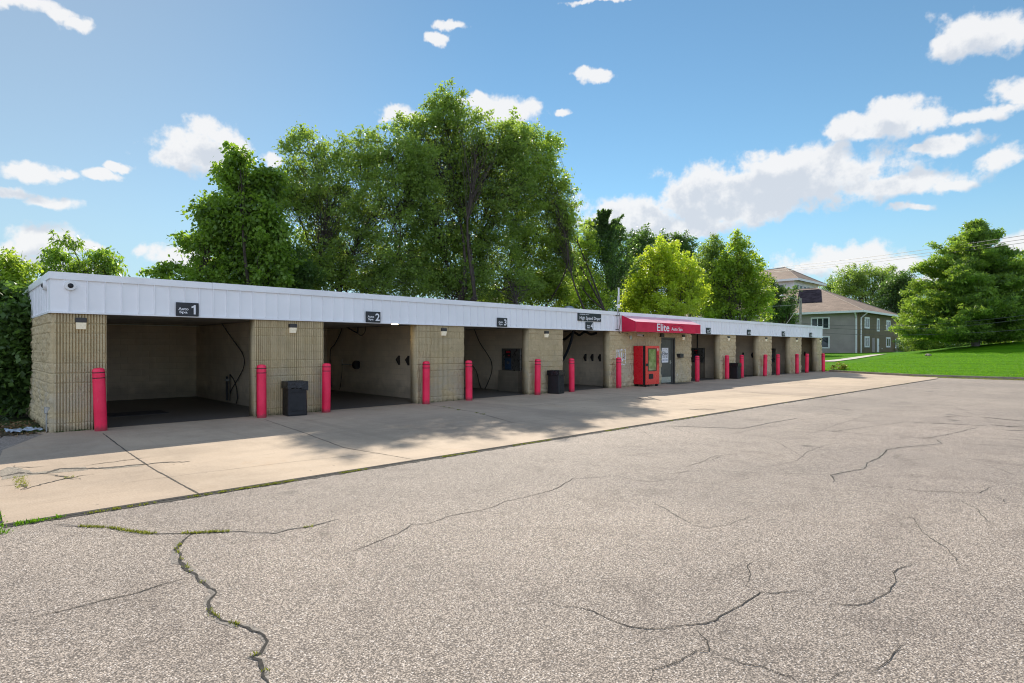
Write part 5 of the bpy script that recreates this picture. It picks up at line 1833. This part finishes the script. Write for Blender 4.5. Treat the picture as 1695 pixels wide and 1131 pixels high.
def grow(name, label, px, depth, lobes, clusters, per, rc, leaf, mat, seed, trunk=0.25, base_z=0.0, cat='tree', group=None, bark='bark',
         flat=0.65, aspect=0.55, droop=0.25, split_h=0.22, deep=0.75, shell=0.42, stems=1, updir=0.0, shoots=0.4):
    """a tree: trunk, limbs and twigs, and leaf clumps through the crown. Lobes are surveyed outlines of the
    crown (centre x, y and half sizes in photo pixels at this distance); each gets real depth."""
    R = np.random.default_rng(seed)
    s = depth / F
    c0 = at_depth(px, HY, depth)
    root = thing(name, label, cat, (c0[0], c0[1], base_z), group=group)
    base = np.array([c0[0], c0[1], base_z])
    L = []
    for lb in lobes:
        x, y, rx, ry = lb[:4]
        fw = lb[4] if len(lb) > 4 else R.uniform(-0.5, 0.5) * rx * s * 0.9
        ctr = at_depth(px, HY, depth) + VR * (x - px) * s + UP * ((HY - y) * s) + VF * fw
        ctr[2] = EYE + (HY - y) * s
        L.append((ctr, rx * s, ry * s, rx * s * deep))
    area = np.array([a[1] * a[2] for a in L]) ** 0.85
    num = np.maximum(3, (clusters * area / area.sum()).astype(int))
    wood = MB()
    topz = max(l[0][2] for l in L)
    hh = topz - base_z
    fork = []
    for k in range(stems):
        b = base + np.array([R.normal(0, .25), R.normal(0, .25), 0]) * (stems > 1)
        f = base + np.array([R.normal(0, .12 * hh * (stems > 1) + .02 * hh), R.normal(0, .1 * hh * (stems > 1) + .02 * hh), hh * split_h * R.uniform(.85, 1.15)])
        fork.append(f)
        m = (b + f) / 2 + np.array([R.normal(0, .03 * hh), R.normal(0, .03 * hh), 0])
        wood.tube(spline([b, m, f], 4), list(np.linspace(trunk * 1.15, trunk * 0.8, 9)), 9)
    C, CN, K, LT = [], [], [], []
    for (ctr, ra, rb, rd), n in zip(L, num):
        f = fork[int(R.integers(0, stems))]
        kf = min(1.0, max(0.25, 0.62 * (ctr[2] - base_z) / max(0.5, f[2] - base_z)))
        f = base + (f - base) * kf
        mid = f * 0.5 + ctr * 0.5 + np.array([R.normal(0, .06 * hh), R.normal(0, .06 * hh), -.03 * hh])
        limb = spline([f, mid, ctr + UP * rb * .3], 6)
        wood.tube(limb, list(np.linspace(trunk * .45, trunk * .08, len(limb))), 6)
        d = unit(R.normal(0, 1, (n, 3)))
        rad = R.random(n) ** shell
        o = d * rad[:, None]
        pts = ctr + o[:, :1] * ra * VR + o[:, 1:2] * rd * VF + o[:, 2:3] * rb * UP
        for p in pts:
            q = limb[int(R.integers(len(limb) // 2, len(limb)))]
            mm = (p + q) / 2 + R.normal(0, .08, 3) * np.linalg.norm(p - q)
            wood.tube([q, mm, p], [trunk * .10, trunk * .07, trunk * .035], 4, cap=False)
        C.append(pts); CN.append(d); K.append(np.ones(n)); LT += [R.random()] * n
        # leafy shoots that stand out beyond the outline
        for q in np.nonzero((rad > .8) & (d[:, 2] > -.45))[0]:
            if R.random() < shoots:
                dv = unit((d[q] * .8 + np.array([0, 0, .45]) + R.normal(0, .35, 3))[None])[0]
                ln = R.uniform(.7, 2.1) * rc
                tip = pts[q] + dv * ln
                wood.tube([pts[q], tip], [trunk * .04, trunk * .02], 4, cap=False)
                kk = 3
                sh_ = pts[q] + dv * ln * np.linspace(.4, 1.05, kk)[:, None]
                C.append(sh_); CN.append(np.repeat(dv[None], kk, 0)); K.append(np.array([.8, .62, .42])); LT += [R.random() * .5 + .5] * kk
    C = np.vstack(C); CN = np.vstack(CN)
    wood.build('trunk', M[bark], root)
    nC = len(C)
    K = np.concatenate(K)
    cr = rc * R.uniform(.6, 1.35, nC) * K
    cnt = np.maximum(4, (per * R.uniform(.6, 1.4, nC) * (cr / rc) ** 1.5)).astype(int)
    ci = np.repeat(np.arange(nC), cnt)
    N_ = len(ci)
    off = R.normal(0, 1, (N_, 3)) * cr[ci][:, None] * np.array([.62, .62, .62 * flat])
    off += CN[ci] * (R.random(N_) * .25 * cr[ci])[:, None]
    # clumps sag a little at the edge
    off[:, 2] -= droop * (off[:, 0] ** 2 + off[:, 1] ** 2) / (cr[ci] + .05) * .5
    pos = C[ci] + off
    a = unit(unit(off + 1e-6) * .7 + R.normal(0, .6, (N_, 3)) + np.array([0, 0, -droop + updir]))
    b = unit(np.cross(a, unit(np.array([0, 0, 1.0]) + R.normal(0, .65, (N_, 3)))))
    ln = leaf * R.uniform(.65, 1.35, N_)
    co, fs = leaf_quads(pos, a, b, ln, ln * aspect * R.uniform(.75, 1.25, N_))
    tint = np.clip(.28 * np.array(LT)[ci] + .42 * R.random(nC)[ci] + .34 * R.random(N_), 0, 1)
    np_mesh('crown', co, fs, LEAF[mat], root, tint=tint)
    return root


G1 = 'big trees behind the car wash'
grow('maple_tree', 'dark broad-leaved tree rising behind the first and second bay signs', 425, 26.5,
     [(400, 268, 12, 24), (392, 302, 28, 26), (436, 310, 24, 34), (358, 350, 28, 22), (410, 362, 42, 36), (322, 398, 24, 10), (455, 385, 30, 48), (352, 402, 30, 16), (335, 445, 22, 12), (392, 428, 38, 26), (440, 455, 40, 30), (375, 465, 30, 14), (425, 405, 40, 30)],
     470, 60, 0.40, 0.195, 'maple', 11, 0.22, group=G1, aspect=0.6, droop=.5)
grow('elm_tree', 'broad green tree with thin leaning stems, left of the tallest crown', 585, 30.5,
     [(518, 258, 44, 42), (590, 245, 48, 38), (648, 262, 46, 48), (500, 335, 46, 55), (565, 330, 66, 64), (640, 350, 58, 66), (520, 415, 54, 50), (600, 425, 66, 56), (672, 430, 46, 56), (478, 312, 28, 42), (540, 460, 70, 34), (640, 470, 70, 34), (700, 300, 30, 60)],
     1150, 50, 0.36, 0.152, 'elm', 12, 0.16, group=G1, stems=4, split_h=.3, droop=.06)
grow('elm_tree', 'tallest green tree, its crown peaking above the roof middle', 740, 33.0,
     [(738, 172, 32, 30), (735, 205, 58, 40), (690, 222, 44, 34), (795, 240, 52, 46), (848, 250, 36, 40), (742, 285, 82, 62), (820, 320, 74, 74), (720, 370, 66, 66), (798, 415, 66, 62), (690, 310, 40, 50), (745, 445, 60, 40), (840, 470, 60, 34), (770, 480, 60, 30), (690, 440, 40, 50)],
     1400, 50, 0.38, 0.160, 'elm', 13, 0.20, group=G1, stems=4, split_h=.3, droop=.06)
grow('elm_tree', 'bright green tree forming the right shoulder of the tall tree group', 880, 36.0,
     [(888, 255, 42, 46), (855, 235, 30, 30), (912, 325, 40, 54), (860, 320, 44, 54), (935, 370, 26, 34), (928, 420, 30, 46), (880, 400, 58, 58), (900, 460, 50, 34)],
     860, 50, 0.38, 0.160, 'elmlight', 14, 0.15, group=G1, stems=3, split_h=.28, droop=.06)
grow('sapling', 'low yellow-green tree behind the roof right of the tall trees', 905, 36.5, [(880, 480, 44, 24), (925, 478, 38, 28), (900, 465, 24, 16), (845, 490, 36, 16), (800, 492, 30, 12)], 260, 46, 0.36, 0.15, 'bright', 15, 0.08, stems=2, group=None)
grow('bush', 'dark bluish bush above the roof below the dark tree', 500, 28, [(490, 435, 26, 30), (505, 465, 34, 26), (470, 470, 26, 20)], 90, 80, 0.36, 0.13, 'dark', 16, 0.06, stems=2, cat='bush')
grow('sapling', 'thin yellowish tree between the tall trees and the spire tree', 962, 42, [(962, 440, 24, 50), (958, 480, 34, 30), (975, 400, 14, 30), (945, 500, 34, 20), (985, 495, 30, 26)], 330, 40, 0.38, 0.16, 'bright', 17, 0.09, stems=2)
# spire-shaped tree with rising branches


def spire(name, label, px, depth, top_y, bot_y, half, mat, seed, nb=34, per=30, leaf=0.17, rise=0.9, base_z=0.0):
    R = np.random.default_rng(seed)
    s = depth / F
    c0 = at_depth(px, HY, depth)
    root = thing(name, label, 'tree', (c0[0], c0[1], base_z))
    zt = EYE + (HY - top_y) * s
    zb = EYE + (HY - bot_y) * s
    wood = MB().tube([(c0[0], c0[1], base_z), (c0[0] + .1, c0[1], zt - .4)], [0.2, 0.02], 8)
    P_, D_, W_ = [], [], []
    for k in range(nb):
        f = (k + R.random() * .6) / nb
        z = zb + (zt - zb) * f * .9
        ang = R.uniform(0, 6.283)
        ln = half * s * ((1 - f) ** .9) * R.uniform(.6, 1.3) + .22
        dr = np.array([math.cos(ang) * .95, math.sin(ang) * .95, rise * (.75 + .5 * f)])
        tip = np.array([c0[0], c0[1], z]) + dr * ln
        wood.tube([(c0[0], c0[1], z), tip], [0.035, 0.010], 4, cap=False)
        for q in np.linspace(.15, 1.1, 10):
            P_.append(np.array([c0[0], c0[1], z]) + dr * ln * q); D_.append(dr / np.linalg.norm(dr)); W_.append(.05 + .15 * (1 - f) * (1.2 - .6 * q))
    wood.build('trunk', M['bark'], root)
    P_, D_, W_ = np.array(P_), np.array(D_), np.array(W_)
    i = np.repeat(np.arange(len(P_)), per)
    n = len(i)
    pos = P_[i] + R.normal(0, 1, (n, 3)) * W_[i][:, None]
    a = unit(D_[i] * .8 + R.normal(0, .55, (n, 3)))
    b = unit(np.cross(a, R.normal(0, 1, (n, 3))))
    l = leaf * R.uniform(.7, 1.3, n)
    co, fs = leaf_quads(pos, a, b, l, l * .5)
    np_mesh('crown', co, fs, LEAF[mat], root, tint=R.random(n))


spire('spire_tree', 'narrow dark pointed tree standing right of the tall trees', 1004, 44, 338, 520, 66, 'dark', 21, 92, 30, .17, rise=1.05)
grow('dark_tree', 'dark round tree behind the yellow tree, left one of two', 1062, 62, [(1058, 398, 20, 18), (1050, 422, 30, 32), (1068, 446, 30, 44), (1036, 460, 26, 40), (1040, 500, 40, 30)], 520, 46, 0.46, 0.2, 'dark', 22, 0.2)
grow('dark_tree', 'dark round tree behind the yellow tree, right one of two', 1118, 66, [(1102, 402, 26, 14), (1126, 408, 26, 22), (1115, 440, 40, 34), (1150, 470, 24, 44)], 460, 46, 0.46, 0.2, 'dark', 23, 0.2)
grow('yellow_tree', 'bright yellow-leaved tree behind the red awning', 1100, 46, [(1100, 425, 28, 20), (1085, 445, 38, 26), (1125, 455, 36, 28), (1065, 480, 32, 30), (1105, 485, 52, 34), (1145, 490, 26, 30), (1050, 505, 24, 22), (1100, 515, 60, 18)],
     560, 46, 0.38, 0.18, 'yellow', 24, 0.16, aspect=.65)
grow('dark_tree', 'dark thin-topped tree between the yellow tree and the yellow-green tree', 1185, 52, [(1178, 412, 20, 18), (1170, 440, 28, 32), (1192, 465, 34, 44), (1165, 495, 36, 34)], 380, 46, 0.40, 0.17, 'elm', 25, 0.14)
grow('yellow_green_tree', 'yellow-green tree with loose upright tips behind the fifth and sixth bay signs', 1225, 49, [(1218, 402, 8, 14), (1222, 425, 22, 24), (1205, 440, 22, 22), (1240, 445, 24, 22), (1205, 475, 40, 34), (1248, 480, 30, 32), (1200, 510, 50, 26), (1255, 510, 24, 22)],
     520, 46, 0.38, 0.18, 'yellowgreen', 26, 0.15, aspect=.65)
grow('evergreen_tree', 'dark bushy evergreen left of the utility pole', 1295, 78, [(1270, 466, 14, 12), (1282, 488, 18, 16), (1298, 510, 14, 16), (1278, 514, 26, 22), (1300, 530, 20, 14), (1312, 522, 6, 12), (1308, 496, 11, 20)], 300, 46, 0.45, 0.2, 'dark', 27, 0.25)
# trees behind the houses
grow('oak_tree', 'open green tree rising behind the house roof', 1438, 128, [(1430, 455, 34, 20), (1455, 460, 24, 22), (1415, 470, 24, 20), (1445, 485, 44, 26), (1400, 482, 20, 16), (1475, 475, 14, 18)], 420, 46, 0.85, 0.34, 'elm', 31, 0.35)
grow('oak_tree', 'darker tree between the house roof and the pine', 1488, 118, [(1490, 478, 24, 22), (1480, 505, 28, 28), (1505, 500, 22, 36), (1500, 465, 14, 14)], 330, 46, 0.85, 0.34, 'dark', 32, 0.3)
grow('oak_tree', 'small pale tree top right of the white tower', 1385, 150, [(1380, 470, 14, 10), (1390, 476, 18, 9), (1372, 478, 12, 8)], 60, 60, 1.0, 0.34, 'elm', 33, 0.3)
grow('broadleaf_tree', 'green tree at the right frame edge beside the pine', 1706, 66, [(1682, 440, 24, 26), (1702, 452, 30, 36), (1680, 485, 34, 36), (1712, 500, 40, 50), (1668, 515, 30, 30), (1700, 545, 44, 34), (1660, 470, 16, 20)], 200, 85, 0.75, 0.22, 'bright', 34, 0.25, base_z=2.0)
grow('bush', 'leafy bush under the pine at its right', 1672, 60, [(1665, 548, 26, 16), (1690, 552, 30, 16), (1648, 556, 16, 10)], 80, 80, 0.5, 0.17, 'bright', 35, 0.05, base_z=1.9, cat='bush', stems=2)
grow('bush', 'dense bush at the left foot of the pine, by the low building', 1535, 74, [(1510, 560, 20, 18), (1530, 555, 28, 24), (1555, 565, 26, 16), (1545, 578, 24, 9)], 150, 80, 0.6, 0.19, 'pine', 36, 0.08, base_z=1.2, cat='bush', stems=3)

grow('bush', 'dark low bush in the shade behind the trunk of the pine', 1618, 72, [(1590, 560, 30, 18), (1625, 556, 30, 18), (1600, 572, 40, 10), (1650, 560, 26, 16)], 260, 50, 0.45, 0.17, 'dark', 37, 0.05, base_z=1.9, cat='bush', stems=3)
grow('bush', 'broad dark bush behind the leafy bush at the right edge', 1700, 76, [(1680, 545, 30, 22), (1712, 540, 34, 28), (1690, 562, 40, 12), (1730, 558, 30, 16)], 260, 50, 0.48, 0.18, 'dark', 38, 0.05, base_z=1.9, cat='bush', stems=3)
grow('bush', 'low leafy bush before the brown wing, beside the house corner', 1512, 92, [(1498, 566, 12, 12), (1516, 562, 16, 16), (1506, 578, 20, 6)], 120, 46, 0.45, 0.18, 'elm', 39, 0.05, base_z=0.9, cat='bush', stems=2)

# the big pine: whorled boughs carrying flat needle sprays


def pine(label, px, depth, prof, bot_y, seed, base_z):
    R = np.random.default_rng(seed)
    s = depth / F
    c0 = at_depth(px, HY, depth)
    root = thing('pine_tree', label, 'tree', (c0[0], c0[1], base_z))
    z_of = lambda y: EYE + (HY - y) * s
    top_y = prof[0][0]
    zt = z_of(top_y)
    wood = MB().tube([(c0[0], c0[1], base_z - .2), (c0[0], c0[1], (base_z + zt) / 2), (c0[0] - .1, c0[1], zt)], [0.36, 0.22, 0.03], 10)
    P_, D_, S_ = [], [], []
    ys_ = [p[0] for p in prof]
    y = top_y + 3
    while y < bot_y:
        wl = np.interp(y, ys_, [p[1] for p in prof]) * s
        wr = np.interp(y, ys_, [p[2] for p in prof]) * s
        z = z_of(y)
        nbr = 2 if y < 420 else 3
        for k in range(nbr):
            an = 6.283 * R.random()
            d = VR * math.cos(an) + VF * math.sin(an)
            w = wr if math.cos(an) > 0 else wl
            w = (abs(math.cos(an)) * w + (1 - abs(math.cos(an))) * .5 * (wl + wr)) * R.uniform(.62, 1.14)
            rise = R.uniform(.05, .35) if y > 430 else R.uniform(.3, .8)
            root_z = z - w * rise * .35
            pts = [np.array([c0[0], c0[1], root_z]), np.array([c0[0], c0[1], root_z]) + d * w * .5 + UP * w * rise * .3, np.array([c0[0], c0[1], root_z]) + d * w + UP * w * rise * .75]
            sp = spline(pts, 4)
            wood.tube(sp, list(np.linspace(.05, .012, len(sp))), 4, cap=False)
            m_ = max(4, int(w / .30))
            side = np.cross(d, UP)
            for q in range(m_):
                f = .25 + .77 * (q + R.random()) / m_
                b = pts[0] + (pts[2] - pts[0]) * f - UP * (w * rise * .3 * f * (1 - f))
                for e in range(3):
                    lat = R.normal(0, .30 * w * .35 * (1.1 - .5 * f) + .14)
                    P_.append(b + side * lat + d * abs(lat) * .25 + UP * (R.normal(0.0, .12) + .18 * abs(lat)))
                    D_.append(unit((d * .7 + side * np.sign(lat) * .45 + UP * .6)[None])[0])
                    S_.append(R.random())
        y += R.uniform(1.5, 2.5) + (3.5 if R.random() < .10 else 0)
    wood.build('trunk', M['bark_grey'], root)
    P_, D_, S_ = np.array(P_), np.array(D_), np.array(S_)
    per = 22
    i = np.repeat(np.arange(len(P_)), per)
    n = len(i)
    pos = P_[i] + R.normal(0, 1, (n, 3)) * np.array([.20, .20, .12])
    a = unit(D_[i] * .6 + R.normal(0, .7, (n, 3)) + np.array([0, 0, .25]))
    b = unit(np.cross(a, R.normal(0, 1, (n, 3))))
    l = .30 * R.uniform(.6, 1.3, n)
    co, fs = leaf_quads(pos, a, b, l, l * .34)
    np_mesh('crown', co, fs, LEAF['pine'], root, tint=np.clip(.7 * S_[i] ** 1.3 + .3 * R.random(n), 0, 1))
    print('pine leaves', n)


pine('large bushy pine tree on the lawn right of the house', 1615, 58,
     [(368, 3, 3), (380, 14, 12), (392, 30, 24), (404, 36, 36), (418, 52, 42), (440, 72, 56), (470, 92, 68), (500, 108, 78), (530, 114, 82), (552, 112, 84), (585, 104, 50)], 562, 41, 2.05)

# greenery at the left end of the building
grow('shrub', 'tall leafy shrub against the left end wall, sunlit on top', 8, 14.5, [(-8, 500, 36, 26), (15, 545, 34, 34), (-15, 590, 50, 50), (30, 590, 22, 50), (15, 640, 36, 34), (48, 520, 10, 20)], 230, 60, 0.30, 0.15, 'dark', 51, 0.022, cat='shrub', stems=4, split_h=.15, aspect=.6)  # deep shade at this corner is put into the dark leaf colour
grow('shrub', 'bright leafy shrub behind the left end fascia', 10, 19.5, [(6, 438, 14, 14), (32, 470, 16, 16), (10, 470, 24, 20), (0, 505, 40, 34), (45, 505, 12, 26)], 110, 60, 0.32, 0.15, 'bright', 52, 0.05, cat='shrub', stems=3)
grow('sumac_tree', 'feathery small tree peeking over the left roof corner', 130, 22.5, [(120, 402, 16, 9), (104, 424, 22, 9), (166, 424, 20, 10), (138, 440, 40, 12), (96, 446, 18, 8), (180, 440, 12, 10)], 110, 26, 0.26, 0.20, 'maple', 53, 0.09, aspect=.3, droop=.7, stems=2)
grow('maple_sapling', 'thin leafy branches poking above the roof over the first bay', 300, 25.5, [(262, 448, 26, 8), (290, 444, 22, 10), (325, 455, 24, 10), (345, 462, 16, 8), (300, 470, 40, 14)], 55, 46, 0.26, 0.17, 'maple', 54, 0.07, stems=2, aspect=.6)
grow('vine', 'dark leafy creeper low at the foot of the left end wall', 22, 15.5, [(10, 665, 30, 22), (40, 660, 18, 24), (25, 690, 26, 10), (0, 690, 30, 16)], 90, 70, 0.16, 0.08, 'shade', 55, 0.02, cat='shrub', stems=3, split_h=.1)
wd = on_lawn(1386, 611)
grow('weed_plant', 'small pale weedy plant on the grass edge by the last bollard', 1388, 41.5, [(1380, 610, 5, 6), (1390, 608, 6, 8), (1396, 611, 5, 5)], 26, 40, 0.12, 0.09, 'weed', 56, 0.012, cat='plant', stems=3)

# shaded dirt with dead leaves at the left corner
R_ = np.random.default_rng(77)
n = 900
x_ = R_.uniform(-0.2, 1.5, n); y_ = R_.uniform(14.9, 17.8, n)
keep = ~((x_ > 1.5) & (y_ > 14.95))
pos = np.c_[x_, y_, np.full(n, 0.012) + R_.random(n) * .03][keep]
n = len(pos)
a = unit(np.c_[R_.normal(0, 1, (n, 2)), R_.normal(0, .25, n)])
b = unit(np.cross(a, np.array([0, 0, 1.0]) + R_.normal(0, .35, (n, 3))))
l = R_.uniform(.04, .09, n)
co, fs = leaf_quads(pos, a, b, l, l * .6)
o = np_mesh('dead_leaves', co, fs, LEAF['dead'], tint=R_.random(n))
o['kind'] = 'stuff'

# far woods that close the horizon behind the houses
R_ = np.random.default_rng(91)
cl = []
for k in range(420):
    px_ = R_.uniform(1180, 1800)
    dp = R_.uniform(160, 190)
    cl.append(at_depth(px_, R_.uniform(505, 590), dp))
cl = np.array(cl)
i = np.repeat(np.arange(len(cl)), 50); n = len(i)
pos = cl[i] + R_.normal(0, 1, (n, 3)) * np.array([2.0, 2.0, 1.4])
a = unit(R_.normal(0, 1, (n, 3))); b = unit(np.cross(a, R_.normal(0, 1, (n, 3))))
l = R_.uniform(.5, .9, n)
co, fs = leaf_quads(pos, a, b, l, l * .6)
o = np_mesh('far_woods', co, fs, LEAF['dark'], tint=R_.random(n))
o['kind'] = 'stuff'

# short grass standing along the near part of the lawn
gp_ = []
R_ = np.random.default_rng(92)
for k in range(16000):
    y = R_.uniform(-6, 15)
    x = kerb_x(y) + 0.06 + R_.random() ** 1.6 * 22
    gp_.append((x, y, lawn_z(x, y)))
blades('grass', gp_, 42000, 0.05, 0.04, 0.10, LEAF['grassblade'], 93)
